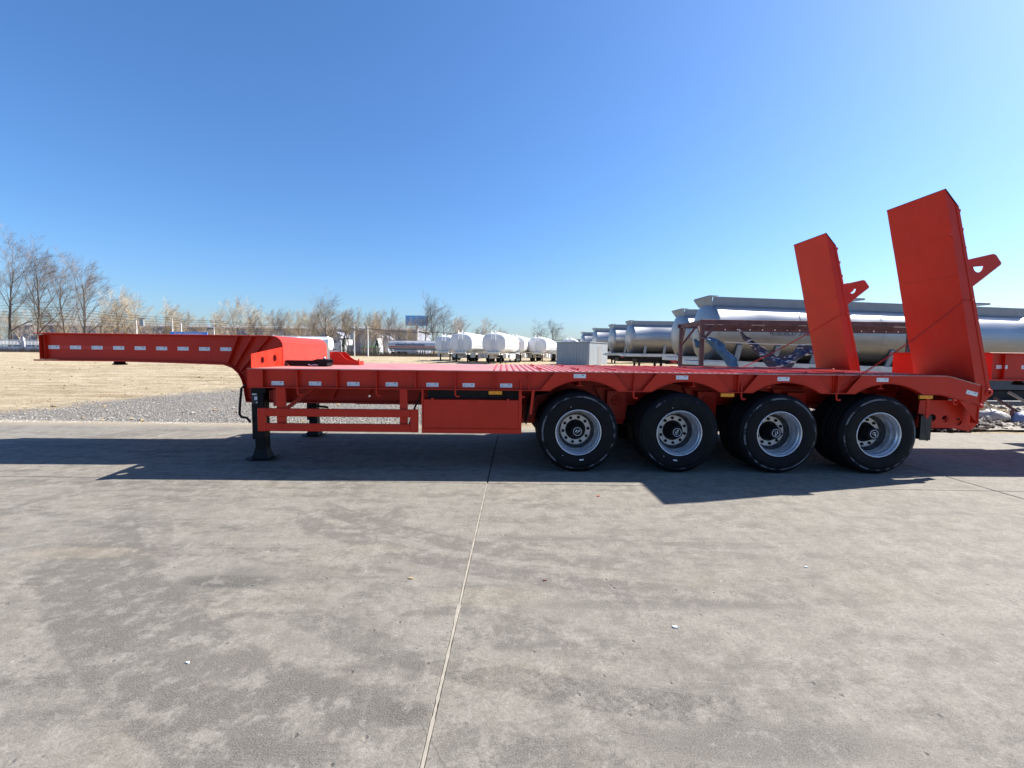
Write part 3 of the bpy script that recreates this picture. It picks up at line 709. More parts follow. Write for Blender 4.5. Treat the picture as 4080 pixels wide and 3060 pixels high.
# tail underrun panel with lamp holes
tp = [(5.62, .98), (6.17, .985), (6.44, .665), (6.325, .565), (5.60, .68)]
pnl = T(MB().prism([(a-.02, b) for a, b in tp], 'y', .14, .152, [circ(5.79, .745, .048), circ(5.965, .728, .048), circ(6.15, .695, .050)]), 'tail_panel')
for cx_, cz_ in ((5.79, .745), (5.965, .728), (6.15, .695)):
    T(MB().lathe([(0, .05), (.03, .045), (.046, .03), (.047, .0), (.047, .06), (0, .06)], 'y', 20, (cx_, .155, cz_)), 'tail_lamp', 'black', parent=pnl)
T(MB().bev(5.6, 6.28, .16, 2.86, .60, .72), 'underrun_bar', 'red'); T(MB().box(6.0, 6.01, .16, 2.84, .7, 1.18), 'tail_beam')
T(MB().lathe([(0, -.02), (.028, -.02), (.030, -.01), (.030, .10), (0, .10)], 'y', 18, (6.298, .02, .918)), 'roller_pin')
# ramp hinge lugs
for y0 in (-.012, .86, 2.105, 2.985):
    lug = [(6.275, 1.19), (6.30, 1.155)]+[(6.362+.062*cos(a), 1.105+.062*sin(a)) for a in (1.1, .6, .1, -.4, -.9, -1.3)]+[(6.30, .955), (6.275, .975)]
    o = T(MB().prism(lug, 'y', y0, y0+.028, [circ(6.362, 1.105, .016, 12)]), 'hinge_lug')
    T(MB().lathe([(.019, -.012), (.044, -.012), (.047, -.006), (.047, .004), (.019, .004)], 'y', 24, (6.362, y0-.001, 1.105)), 'hinge_boss', parent=o)
# ramps
f0 = Vector((6.20, 1.20)); f1 = Vector((5.592, 3.690)); ax = (f1-f0).normalized()
for y0, y1 in ((0.0, .875), (2.125, 3.0)):
    rm = T(MB().prism([(6.190, 1.235), (5.600, 3.672), (5.775, 3.470), (6.385, 1.165), (6.34, 1.07), (6.30, 1.15)], 'y', y0+.004, y0+.016), 'ramp',
           label='near raised loading ramp' if y0 == 0 else 'far raised loading ramp')
    T(MB().prism([(6.190, 1.235), (5.600, 3.672), (5.775, 3.470), (6.385, 1.165), (6.34, 1.07), (6.30, 1.15)], 'y', y1-.016, y1-.004), 'side_plate', parent=rm)
    # front skin in panels with proud seam strips
    def skin(a, b, off, th, name, ya=y0, yb=y1):
        nx, nz = ax[1]*-1, ax[0]      # points forward (towards -x)
        p0 = f0+ax*a; p1 = f0+ax*b
        q = [(p0[0]+nx*off, p0[1]+nz*off), (p1[0]+nx*off, p1[1]+nz*off), (p1[0]+nx*(off-th), p1[1]+nz*(off-th)), (p0[0]+nx*(off-th), p0[1]+nz*(off-th))]
        return T(MB().prism(q, 'y', ya, yb), name, parent=rm)
    L = (f1-f0).length
    skin(.02, L*.20, .004, .008, 'front_panel'); skin(L*.2005, L*.565, .006, .008, 'front_panel'); skin(L*.5655, L*.775, .004, .008, 'front_panel'); skin(L*.7755, L, .006, .008, 'front_panel')
    for t in (.770, .562): skin(L*t-.018, L*t+.018, .010, .006, 'seam_strip', y0+.02, y1-.05)
    skin(L-.02, L, .010, .005, 'seam_strip')
    # rear flange proud of the side plate, top bevel cap
    T(MB().prism([(5.735, 3.515), (5.785, 3.460), (6.393, 1.165), (6.345, 1.165)], 'y', y0-.003, y0+.030), 'rear_flange', parent=rm)
    T(MB().prism([(5.735, 3.515), (5.785, 3.460), (6.393, 1.165), (6.345, 1.165)], 'y', y1-.030, y1+.003), 'rear_flange', parent=rm)
    T(MB().add([(5.590, y0-.003, 3.697), (5.780, y0-.003, 3.478), (5.780, y1+.003, 3.478), (5.590, y1+.003, 3.697), (5.586, y0-.003, 3.688), (5.774, y0-.003, 3.468), (5.774, y1+.003, 3.468), (5.586, y1+.003, 3.688)],
               [(0, 1, 2, 3), (4, 5, 6, 7), (0, 1, 5, 4), (1, 2, 6, 5), (2, 3, 7, 6), (3, 0, 4, 7)]), 'top_cap', 'black', parent=rm)
    # climbing cleats across the back
    for k in range(9):
        p = f0.lerp(f1, .12+.095*k); q = (p[0]+.155, p[1]+.045)
        T(MB().bar((q[0], y0+.03, q[1]), (q[0], y1-.03, q[1]), .04, .04), 'cleat', parent=rm)
    # stand bracket with hole
    lp = [(5.98, 2.82), (6.335, 2.905), (6.375, 2.893), (6.455, 2.790), (6.447, 2.765), (6.075, 2.46)]
    hole = [(6.085, 2.735), (6.225, 2.748)]+[(6.155+.068*cos(a), 2.738+.075*sin(a)) for a in (-.35, -.8, -1.3, -1.8, -2.3, -2.8)]
    T(MB().prism(lp, 'y', y0+.05, y0+.062, [hole]), 'support_bracket', parent=rm)
    T(MB().prism(lp, 'y', y0+.40, y0+.412, [hole]), 'support_bracket', parent=rm)
    T(MB().lathe([(0, -.02), (.012, -.02), (.012, .06), (0, .06)], 'y', 10, (5.965+.08, y0, 2.30)), 'chain_pin', parent=rm)
    T(MB().lathe([(0, -.0), (.012, -.0), (.012, .045), (0, .045)], 'x', 10, (6.22, y0+.2, 1.86)), 'stop_pin', parent=rm)
# chains
def chain(p0, p1, sag, name):
    p0, p1 = Vector(p0), Vector(p1); L = (p1-p0).length; n = int(L/.031); t = (p1-p0).normalized()
    mb = MB(); side = t.cross(Vector((0, 1, 0))).normalized()
    for i in range(n+1):
        u = i/n; c = p0.lerp(p1, u)-Vector((0, 0, 1))*sag*4*u*(1-u)
        b = Vector((0, 1, 0)) if i % 2 else side
        pts = [c+t*(.021*cos(a))+b*(.011*sin(a)) for a in [2*pi*k/8 for k in range(9)]]
        mb.tube(pts, .0042, 4, False)
    o = T(mb, name)
    o['kind'] = 'stuff'
chain((4.385, -.02, 1.16), (5.93, -.022, 2.300), .05, 'ramp_chain')
chain((4.385, 3.02, 1.16), (5.93, 2.10, 2.300), .05, 'ramp_chain')
# landing legs
def leg(y0, xc):
    l = T(MB().bev(xc-.105, xc+.065, y0-.07, y0+.09, .30, 1.16, .006), 'landing_leg', 'black')
    T(MB().bev(xc-.075, xc+.072, y0-.055, y0+.075, .14, .305, .004), 'inner_leg', 'black', parent=l)
    ft = MB(); vs = [(xc-.08, y0-.05, .17), (xc+.07, y0-.05, .17), (xc+.07, y0+.07, .17), (xc-.08, y0+.07, .17), (xc-.11, y0-.09, .025), (xc+.11, y0-.09, .025), (xc+.11, y0+.11, .025), (xc-.11, y0+.11, .025)]
    ft.add(vs, [(0, 1, 2, 3), (4, 5, 6, 7), (0, 1, 5, 4), (1, 2, 6, 5), (2, 3, 7, 6), (3, 0, 4, 7)])
    T(ft, 'foot', 'black', parent=l)
    pl = MB().prism([(xc-.18, .030), (xc-.13, .012), (xc+.13, .012), (xc+.18, .038), (xc+.18, .048), (xc+.13, .024), (xc-.13, .024), (xc-.18, .040)], 'y', y0-.13, y0+.15)
    T(pl, 'foot_plate', 'black', parent=l)
    return l
lg = leg(.60, -3.40); lg2 = leg(2.40, -3.42)
T(MB().bev(-3.50, -3.30, .52, .528, .95, 1.07), 'gearbox_plate', 'black', parent=lg)
T(MB().box(-3.49, -3.41, .522, .5265, .80, .95), 'leg_sticker', 'bluesteel', parent=lg)
T(MB().box(-3.455, -3.415, .5195, .5215, .855, .90), 'sticker_patch', 'reflect', parent=lg); T(MB().box(-3.43, -3.415, .5195, .5215, .81, .83), 'sticker_patch', 'reflect', parent=lg)
T(MB().box(-3.485, -3.425, .5195, .5215, .925, .942), 'sticker_patch', 'reflect', parent=lg)
T(MB().tube([(-3.56, .50, 1.06), (-3.60, .47, 1.02), (-3.615, .45, .80), (-3.625, .45, .66), (-3.60, .45, .625), (-3.53, .46, .61), (-3.51, .50, .55)], .016, 8), 'crank_handle', 'black', parent=lg)
T(MB().tube([(-3.40, .6, .98), (-3.40, 2.4, .98)], .02, 8), 'drive_shaft', 'black')
T(MB().bar((-2.62, .62, 1.05), (-3.22, .66, .62), .05, .045), 'leg_brace'); T(MB().bar((-2.62, 2.38, 1.05), (-3.22, 2.36, .62), .05, .045), 'leg_brace')
T(MB().bev(-3.24, -3.16, .60, .72, .76, 1.0), 'leg_bracket')
T(MB().tube([(-3.05, 2.1, .56), (-3.25, 2.0, .60), (-3.42, 1.9, .50), (-3.62, 1.7, .58)], .02, 8), 'air_hose', 'hose')
T(MB().tube([(-1.10, .5, 1.06), (-1.22, .45, .78), (-1.30, .42, .52)], .014, 8), 'air_hose', 'hose')
# under-deck frame
for i, x in enumerate([-3.0+.5*k for k in range(19)]):
    k = MB().box(x-.005, x+.005, .075, YB[0]-.012, 1.14, 1.300); k.box(x-.04, x+.04, .075, YB[0]-.012, 1.128, 1.138)
    T(k, 'outrigger'); k = MB().box(x-.005, x+.005, YB[0]+.012, YB[1]-.012, 1.02, 1.30); T(k, 'cross_beam')
    T(MB().box(x-.005, x+.005, YB[1]+.012, 2.925, 1.14, 1.300), 'outrigger')
for x in (-2.5, -2.0, -1.5, -1.0):   # diagonal gussets behind the guard
    T(MB().prism([(x-.2, 1.29), (x+.2, 1.29), (x, .83)], 'y', YB[0]-.06, YB[0]-.05), 'web_gusset')
T(MB().bev(-2.22, -.30, YB[0]+.1, YB[1]-.2, .752, .79), 'equipment_tray', 'dark')
# suspension and axles
for i, x in enumerate(WX):
    T(MB().tube([(x, .25, .527), (x, 2.75, .527)], .075, 12), 'axle', 'dark')
    T(MB().tube([(x, .70, .527), (x, .86, .527)], .20, 20), 'brake_drum', 'dark')
    T(MB().bar((x-.5, .90, .70), (x+.5, .90, .70), .09, .05), 'leaf_spring', 'dark')
    T(MB().bev(x-.08, x+.08, .84, .96, .60, .70), 'axle_seat', 'dark')
for x in (.33, 1.646, 2.97, 4.295, 5.6):
    h = T(MB().prism([(x-.20, .84), (x-.13, .52), (x+.13, .52), (x+.20, .84)], 'y', .80, .812), 'spring_hanger')
    T(MB().bev(x-.14, x+.14, .70, .80, .60, 1.02), 'hanger_box', parent=h)
    T(MB().lathe([(.05, 0), (.05, -.012), (.075, -.012), (.075, 0)], 'y', 20, (x, .698, .88)), 'hanger_boss', parent=h)
    T(MB().lathe([(0, -.01), (.03, -.01), (.03, 0)], 'y', 14, (x, .698, .88)), 'hanger_bolt', parent=h)
    T(MB().prism([(x-.30, 1.06), (x-.15, .80), (x+.15, .80), (x+.30, 1.06)], 'y', .815, .825), 'gusset', parent=h)
# wheels
TYRE = [(.296, .010), (.302, .000), (.320, -.010), (.365, -.020), (.42, -.024), (.452, -.022), (.454, -.0185), (.458, -.0185), (.460, -.021), (.485, -.014), (.487, -.010), (.505, .003), (.518, .016), (.5255, .034)]
for g_ in (.085, .142, .199):
    TYRE += [(.5275, g_-.006), (.516, g_-.004), (.516, g_+.004), (.5275, g_+.006)]
TYRE += [(r, .284-h) for r, h in reversed(TYRE[:14])]
def make_wheel():
    rimp = [(.290, .012), (.296, .004), (.302, -.002), (.300, -.010), (.292, -.012), (.286, -.004), (.281, .012), (.2785, .03), (.272, .034), (.268, .045), (.266, .075), (.252, .095), (.244, .115), (.242, .145), (.239, .170)]
    wh = MB().lathe(rimp, 'y', 64).build('wheel', M['rim'], TR)
    disc = MB().lathe([(.2385, .165), (.236, .19), (.228, .214), (.212, .235), (.203, .243)], 'y', 64).build('wheel_disc', M['rimdark'], wh)
    MB().lathe([(.204, .2415), (.201, .240), (.139, .240), (.136, .2415), (.136, .27)], 'y', 64).build('hub_ring', M['ring'], wh)
    MB().lathe([(.290, .012), (.288, .03), (.285, .14), (.282, .30)], 'y', 40).build('rim_barrel', M['rimdark'], wh)
    MB().lathe(TYRE, 'y', 96).build('tyre', M['tyre'], wh)
    hub = [(.136, .25), (.134, .235), (.128, .23), (.120, .215), (.112, .18), (.100, .15), (.086, .13), (.080, .10), (.078, .078), (.071, .070), (.060, .069), (.0, .069)]
    MB().lathe(hub, 'y', 40).build('hub', M['black'], wh)
    MB().lathe([(.0505, .0685), (.0505, .0655), (.0555, .0655), (.0555, .0685)], 'y', 40).build('emblem_ring', M['reflect'], wh)
    em = MB()
    for poly in ([(-.036, -.012), (-.010, .004), (-.004, .017), (.004, .022), (-.014, .020), (-.022, .008)], [(-.006, -.018), (.014, -.004), (.026, .006), (.036, .004), (.034, .016), (.014, .018), (.006, .010), (.020, .008), (-.002, -.008)],
                 [(-.020, -.022), (-.015, -.026), (-.011, -.021), (-.016, -.017)]):
        em.prism(poly, 'y', .0655, .0688)
    em.build('emblem', M['reflect'], wh)
    nut = None
    for k in range(10):
        a = 2*pi*k/10+.1; loc = (.170*cos(a), 0, .170*sin(a))
        if nut is None:
            nut = MB().lathe([(0, .218), (.016, .218), (.0195, .222), (.0205, .2395), (0, .2395)], 'y', 8).build('wheel_nut', M['black'], wh); nut.location = loc
        else: rep(nut, wh, loc)
    hh = None
    for k in range(10):
        a = 2*pi*k/10+.41; loc = (.2235*cos(a), .2205, .2235*sin(a))
        if hh is None:
            hh = MB().lathe([(0, -.004), (.022, -.004), (.024, .0), (.024, .012)], 'y', 16).build('hand_hole', M['hose'], wh)
            hh.scale = (.85, 1, 1.35); hh.location = loc; hh.rotation_euler = (0, -a, 0)
            hh.rotation_mode = 'XYZ'
        else: rep(hh, wh, loc, (0, -a, 0))
    st = MB().box(-.027, .027, -.0245, -.0235, -.008, .008).build('tyre_sticker', M['reflect'], wh)
    st.location = (.045, 0, -.355); st.rotation_euler = (0, -.12, 0)
    d = MB().lathe([(0, -.025), (.005, -.025), (.005, -.020)], 'y', 8).build('paint_dot', M['reflect'], wh); d.location = (-.105, 0, .335)
    rep(d, wh, (-.20, 0, -.30))
    return wh
wheel0 = make_wheel()
tyre_only = [c for c in wheel0.children if c.name.startswith('tyre') and 'sticker' not in c.name][0].data
wheel0.location = (WX[0], .012, .526)
for i, rot in ((1, -.9), (2, 2.2), (3, 1.2)):
    wc = copy_tree(wheel0, TR); wc.location = (WX[i], .012, .526); wc.rotation_euler = (0, rot, 0)
    for ch in list(wc.children):
        if ch.name.startswith(('tyre_sticker', 'paint_dot')):
            if i > 1: bpy.data.objects.remove(ch)
            else: # keep the stickers low on the tyre although the wheel has turned
                v = Matrix.Rotation(-rot, 3, 'Y') @ Vector(ch.location); ch.location = v; ch.rotation_euler = (0, -rot-.12, 0)
                if ch.name.startswith('tyre_sticker'): ch.location = Matrix.Rotation(-rot, 3, 'Y') @ Vector((-.05, 0, -.352)); ch.rotation_euler = (0, -rot+.12, 0)
for x in WX:
    for y in (.335, 2.37, 2.70):
        o = link('inner_tyre', tyre_only, TR); o.location = (x, y, .526); o.rotation_euler = (0, x, 0)
        r_ = MB().lathe([(.296, .02), (.25, .03), (.24, .14), (.12, .15), (0, .15)], 'y', 24).build('inner_rim', M['rimdark'], o)

# ================================================================== SECOND TRAILER (gooseneck parked behind)
T2 = empty('parked_trailer', (6.93, .55, 0), 'second red lowbed trailer whose gooseneck nose pokes in at the right edge behind the ramps', 'trailer')
def U(mb, name, mat='red', parent=None): return mb.build(name, M[mat], parent or T2)
for yb in (0, 1.49):
    p2 = [(0, 1.62), (3.3, 1.62), (3.45, 1.55), (3.46, 1.22), (9, 1.22), (9, .75), (3.0, .75), (2.9, 1.1), (2.6, 1.235), (0, 1.255)]
    b = U(MB().prism(p2, 'y', yb-.007, yb+.007), 'main_beam'); s = -1 if yb == 0 else 1
    U(MB().box(-.06, 2.6, yb-.08, yb+.08, 1.237, 1.254), 'lower_flange', parent=b)
    U(MB().box(0.2, .207, min(yb+s*.0075, yb+s*.05), max(yb+s*.0075, yb+s*.05), 1.255, 1.615), 'stiffener', parent=b)
    for i in range(8):
        if yb == 0: o = copy_tree(rf, b); o.location = (.37-.165+.0+.368*i-.0, yb-.0075, 1.43); o.scale = (1.05, 1, 1)
U(MB().bev(-.07, 3.35, -.085, 1.575, 1.621, 1.634, .003), 'top_plate', 'redcheck')
U(MB().box(-.012, -.002, -.075, 1.565, 1.25, 1.62), 'front_plate')
U(MB().box(3.5, 9, -.6, 2.1, 1.205, 1.218), 'deck_plate', 'deck'); U(MB().box(3.5, 9, -.6, -.59, .98, 1.204), 'side_rail')
U(MB().lathe([(0, 1.13), (.08, 1.13), (.08, 1.16), (.055, 1.17), (.055, 1.2), (.1, 1.235), (0, 1.235)], 'z', 20, (1.35, .75, 0)), 'king_pin', 'black')
for y in (.0, 1.5): U(MB().bev(3.3, 3.46, y-.15, y+.0, .02, 1.2), 'landing_leg', 'black')
for i in range(3):
    for y in (-.6, 1.8):
        o = link('tyre', tyre_only, T2); o.location = (5.4+1.32*i, y, .526)

# ================================================================== TANK TRAILERS
def superell(a, b, n, k=40):
    out = []
    for i in range(k):
        t = 2*pi*i/k; c_, s_ = cos(t), sin(t)
        out.append((a*abs(c_)**(2/n)*(1 if c_ >= 0 else -1), b*abs(s_)**(2/n)*(1 if s_ >= 0 else -1)))
    return out
def tank_body(L, a, b, zc, n, cap, name, mat, parent, k=44):
    sec = superell(a, b, n, k); vs = []; fs = []
    st = [(-cap*1.0, .02), (-cap*.96, .30), (-cap*.85, .55), (-cap*.62, .80), (-cap*.32, .945), (-.03, .995), (0, 1.012), (.03, 1.0)]
    xs = st + [(L*i/8, 1) for i in range(1, 8)] + [(L-x, r) for x, r in reversed(st)]
    for x, r in xs:
        for u, v in sec: vs.append((x, u*r, zc+v*r))
    for j in range(len(xs)-1):
        for i in range(k): fs.append((j*k+i, j*k+(i+1) % k, (j+1)*k+(i+1) % k, (j+1)*k+i))
    fs.append(tuple(range(k))); fs.append(tuple((len(xs)-1)*k+i for i in range(k)))
    mb = MB(); mb.add(vs, fs, True); return mb.build(name, M[mat], parent)
def far_wheel(parent, x, y, z=.5, two=True):
    w_ = MB().lathe([(.28, 0), (.34, -.02), (.46, -.02), (.5, .02), (.51, .05), (.51, .23), (.5, .26), (.3, .28)], 'y', 24).build('wheel', M['tyre'], parent)
    MB().lathe([(.285, .01), (.27, .0), (.25, .06), (.2, .16), (.12, .16), (.1, .04), (0, .04)], 'y', 20).build('rim', M['rimdark'], w_)
    w_.location = (x, y, z); return w_
def silver_tanker(x, y, label, L=13, pitch=.0, a=1.2, b=1.19, zc=2.42, extras=()):
    z0 = zg(x, y)-.02
    g = empty('aluminium_tanker', (x, y, z0), label, 'tanker', ry=pitch)
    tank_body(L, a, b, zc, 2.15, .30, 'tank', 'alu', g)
    # girth seams
    for xx in (.02, 3.3, 6.6, 9.9):
        sec = superell(a+.006, b+.006, 2.15, 44); vs = [(xx-.025, u, zc+v) for u, v in sec]+[(xx+.025, u, zc+v) for u, v in sec]
        MB().add(vs, [(i, (i+1) % 44, 44+(i+1) % 44, 44+i) for i in range(44)], True).build('girth_seam', M['alu'], g)
    zt = zc+b
    # catwalk trough with flared front wind plate
    cw = MB().add([(-.1, -.62, zt-.24), (L*.96, -.62, zt-.24), (L*.96, -.72, zt+.17), (-.1, -.72, zt+.17), (-.1, -.60, zt-.24), (L*.96, -.60, zt-.24), (L*.96, -.70, zt+.17), (-.1, -.70, zt+.17)],
                  [(0, 1, 2, 3), (4, 5, 6, 7), (3, 2, 6, 7), (0, 3, 7, 4), (1, 2, 6, 5)]).build('catwalk_side', M['catwalk'], g)
    MB().add([(-.1, .62, zt-.10), (L*.96, .62, zt-.10), (L*.96, .72, zt+.17), (-.1, .72, zt+.17), (-.1, .60, zt-.10), (L*.96, .60, zt-.10), (L*.96, .70, zt+.17), (-.1, .70, zt+.17)],
                  [(0, 1, 2, 3), (4, 5, 6, 7), (3, 2, 6, 7), (0, 3, 7, 4), (1, 2, 6, 5)]).build('catwalk_side', M['catwalk'], g)
    MB().add([(-.10, -.62, zt-.16), (-.10, .62, zt-.16), (-.26, .86, zt+.19), (-.26, -.86, zt+.19), (-.09, -.62, zt-.14), (-.09, .62, zt-.14), (-.22, .86, zt+.21), (-.22, -.86, zt+.21)],
             [(0, 1, 2, 3), (4, 5, 6, 7), (0, 1, 5, 4), (1, 2, 6, 5), (2, 3, 7, 6), (3, 0, 4, 7)]).build('front_shield', M['catwalk'], g)
    MB().box(-.28, .10, -.72, .72, zt+.20, zt+.212).build('shield_top', M['catwalk'], g)
    for k in range(2): MB().bev(5.2+5.2*k, 6.1+5.2*k, -.7, .5, zt+.26, zt+.34).build('hatch_platform', M['catwalk'], g)
    # saddle ribs, chassis
    ch = MB().bev(-.5, L-.3, -.95, -.80, zc-b-.24, zc-b-.02).build('chassis_rail', M['offwhite'], g); MB().bev(-.5, L-.3, .80, .95, zc-b-.24, zc-b-.02).build('chassis_rail', M['offwhite'], g)
    MB().bev(-.62, .9, -1.1, 1.1, zc-b-.22, zc-b-.06).build('front_bolster', M['offwhite'], g)
    for k in range(7):
        xx = .9+k*1.55
        MB().bar((xx, -1.12, zc-.55), (xx, -.86, zc-b-.06), .20, .06).build('saddle_rib', M['catwalk'], g)
    for k in range(3):
        for s in (-1, 1): far_wheel(g, L-4.4+1.35*k, -1.22 if s < 0 else .94)
    for xx in (2.3,):
        for s in (-.75, .75): MB().bev(xx-.08, xx+.08, s-.08, s+.08, .02, zc-b-.1).build('landing_leg', M['black'], g)
    MB().bev(3.0, 3.5, -1.1, -.7, .5, .95).build('tool_locker', M['redbin'], g)
    MB().box(1.2, L-.6, -.9, .9, zc-b-.42, zc-b-.26).build('pipe_tray', M['dark'], g); MB().bev(.4, L-5.2, -.7, .7, .48, zc-b-.43).build('underside_dark_mass', M['dark'], g)  # lower dark box added to make the space beneath the tank dark
    MB().bev(4.2, 5.6, -1.15, -.75, .45, .90).build('side_tank', M['offwhite'], g)
    return g
A_ = silver_tanker(8.42, 13.1, 'nearest big aluminium tanker with a faded phone number, behind the brown steel frame', 13.4, radians(1.35), 1.18, 1.19, 2.50)
silver_tanker(9.98, 19.6, 'second aluminium tanker, its domed nose just left of the nearest big one', 13, 0, 1.2, 1.2, 2.50)
silver_tanker(10.35, 31.0, 'long aluminium tanker with a flared catwalk shield, right of the slimmer dented tank nose', 13, 0, 1.22, 1.22, 2.45)
silver_tanker(10.1, 36.0, 'aluminium tanker nose with a dotted rivet line, fourth of the silver row', 13, 0, 1.2, 1.2, 2.45)
E_ = silver_tanker(11.2, 49.5, 'pale aluminium tanker rising just behind the right side of the grey sheet-metal cabin', 13, 0, 1.25, 1.3, 2.75)
silver_tanker(10.7, 55.0, 'small distant aluminium tanker with a pointed catwalk shield, left of the pale one', 12, 0, 1.2, 1.2, 2.6)
silver_tanker(12.4, 76.0, 'farthest tanker nose peeping over the grey cabin roof', 12, 0, 1.2, 1.2, 2.3)
# faded phone number on the nearest tank
t_ = textmesh('电话:0537-7798886', .21, .002, 'phone_number', simple('faded_black_print', (.10, .11, .13), .7), A_)
t_.rotation_euler = (radians(90), 0, 0)
t_.location = (3.05, -1.197, 2.44); t_.scale = (1.25, 1, 1)

def white_tanker(x, y, rz, label, L=11.5, a=1.22, zc=2.1, b=.93, group=None):
    g = empty('white_tanker', (x, y, zg(x, y)-.01), label, 'tanker', group, rz)
    tank_body(L, a, b, zc, 2.9, .22, 'tank', 'white', g, 52)
    MB().box(.3, L-.2, -a-.012, -a-.002, zc-.30, zc-.27).build('side_stripe', M['mark'], g)
    MB().bev(.3, L-.3, -.42, -.38, zc+b+.02, zc+b+.16).build('top_rail', M['white'], g); MB().bev(.3, L-.3, .38, .42, zc+b+.02, zc+b+.16).build('top_rail', M['white'], g)
    for k in range(5):
        m = MB().lathe([(0, .2), (.16, .2), (.22, .15), (.24, 0)], 'z', 16, (1.2+2.1*k, 0, zc+b-.02)).build('manhole', M['white'], g)
    ld = MB()
    for s in (-.2, .2): ld.tube([(-.30, s, zc-b-.15), (-.30, s, zc+b+.22), (-.20, s, zc+b+.30), (-.02, s, zc+b+.22)], .035, 6)
    for k in range(8): ld.tube([(-.30, -.2, zc-b+.05+k*.26), (-.30, .2, zc-b+.05+k*.26)], .018, 5)
    ld.build('ladder', M['white'], g)
    MB().bev(-.42, -.06, -.62, .62, zc-b-.16, zc-b+.02).build('front_step', M['offwhite'], g)
    for s in (-1, 1):
        MB().bev(-.2, L-.2, s*.55-.06, s*.55+.06, zc-b-.28, zc-b-.06).build('chassis_rail', M['offwhite'], g)
        MB().bev(.3, .44, s*.62-.07, s*.62+.07, .02, zc-b-.1).build('landing_leg', M['black'], g)
        MB().bev(.7, 1.5, s*.98-.2, s*.98+.2, .55, zc-b-.12, .05).build('side_box', M['offwhite'], g)
        MB().bev(2.8, 6.2, s*1.12-.06, s*1.12+.06, .45, 1.0).build('side_guard', M['white'], g)
        MB().bar((.34, s*.55, .98), (.34, 0, .62), .05, .05).build('cross_brace', M['offwhite'], g)
        for k in range(3): far_wheel(g, L-4.2+1.35*k, -1.22 if s < 0 else .94)
        MB().bev(L-5.0, L-.6, s*1.02-.2, s*1.02+.2, 1.03, 1.08).build('mudguard', M['white'], g)
    MB().box(.30, .40, -.55, .55, .60, .66).build('cross_bar', M['offwhite'], g)
    MB().box(.30, .40, -.55, .55, .93, 1.0).build('cross_bar', M['offwhite'], g)
    return g
zz_ = radians(90)
w3 = white_tanker(-.98, 40.2, zz_-radians(11), 'middle and nearest white tanker of the row, with red writing on its side')
white_tanker(-4.45, 41.6, zz_-radians(12), 'white tanker facing the camera, left neighbour of the middle one')
white_tanker(-7.35, 50.5, zz_-radians(11), 'white tanker farthest left in the row, overlapping the left neighbour')
white_tanker(1.35, 49.0, zz_-radians(11), 'white tanker mostly hidden behind the middle tanker')
white_tanker(4.25, 51.5, zz_-radians(13), 'white tanker standing alone between the middle one and the grey cabin')
white_tanker(9.0, 56.0, zz_-radians(13), 'white tanker whose roof shows above the grey cabin')
white_tanker(-33.9, 62, radians(4), 'white tank top peeping out behind the curved checker cover, left of the poles', L=8)
t_ = textmesh('F.F.E', .55, .004, 'side_writing', M['redtape'], w3); t_.rotation_euler = (radians(90), 0, 0); t_.location = (8.6, -1.235, 2.2)

# side-on silver tanker with stripes
S_ = empty('striped_tanker', (-26.4, 100, zg(0, 100)), 'silver tanker seen side-on with a navy band and red stripe, left of the white row', 'tanker')
o = tank_body(13, 1.22, 1.02, 2.48, 2.6, .25, 'tank', 'haztank', S_)
MB().box(1.5, 8.2, -1.235, -1.222, 2.42, 2.72).build('navy_band', M['glass'], S_)
MB().box(.1, 13, -1.235, -1.222, 2.08, 2.24).build('red_stripe', M['redtape'], S_)
MB().box(0, 13, -1.0, 1.0, 1.25, 1.42).build('chassis', M['offwhite'], S_)
MB().bev(.2, 13, -.5, .5, 3.50, 3.60).build('catwalk', M['offwhite'], S_)
for k, x in enumerate((.9, 2.25, 3.6)):
    far_wheel(S_, x, -1.25); 
MB().box(.2, 5.0, -1.28, -1.2, 1.08, 1.24).build('mudguard', M['offwhite'], S_); MB().bev(4.3, 5.1, -1.2, -.7, .35, 1.1).build('locker', M['white'], S_)
for x in (7.2, 7.7): MB().bev(x-.09, x+.09, -.9, -.7, 0, 1.2).build('landing_leg', M['black'], S_)
MB().bev(5.1, 6.6, -.9, .3, .75, 1.1).build('pipework', M['offwhite'], S_)
for i, c_ in enumerate('严禁烟火'):
    t_ = textmesh(c_, .42, .003, 'warning_character', M['mark'], S_); t_.rotation_euler = (radians(90), 0, 0); t_.location = (2.2+1.65*i, -1.236, 2.92)
t_ = textmesh('品', .3, .003, 'hazard_mark', M['redtape'], S_); t_.rotation_euler = (radians(90), 0, 0); t_.location = (4.7, -1.24, 2.35)

# ================================================================== GREY CABIN
K = empty('sheet_metal_cabin', (8.33-3.62*cos(radians(-35)), 38-3.62*sin(radians(-35)), zg(0, 38)), 'small grey sheet-metal cabin with vertical wall panels beside the silver tankers', 'cabin', None, radians(-35))
MB().box(.03, 3.58, .04, 4.55, 0, 2.22).build('wall_core', M['galv'], K)
pn = None
for k in range(11):
    x = .02+.327*k
    if pn is None: pn = MB().bev(0, .315, -.02, .039, .0, 2.22, .012).build('wall_panel', M['galv'], K); pn.location = (x, 0, 0)
    else: rep(pn, K, (x, 0, 0))
for k in range(14):
    q = rep(pn, K, (3.60, .05+.327*k, 0), (0, 0, radians(90)))
MB().bev(-.06, 3.70, -.08, 4.66, 2.222, 2.28).build('roof', M['galv'], K)
ship = MB().box(3.625, 3.634, 2.1, 2.9, .0, 1.9).build('side_door', M['roof'], K)

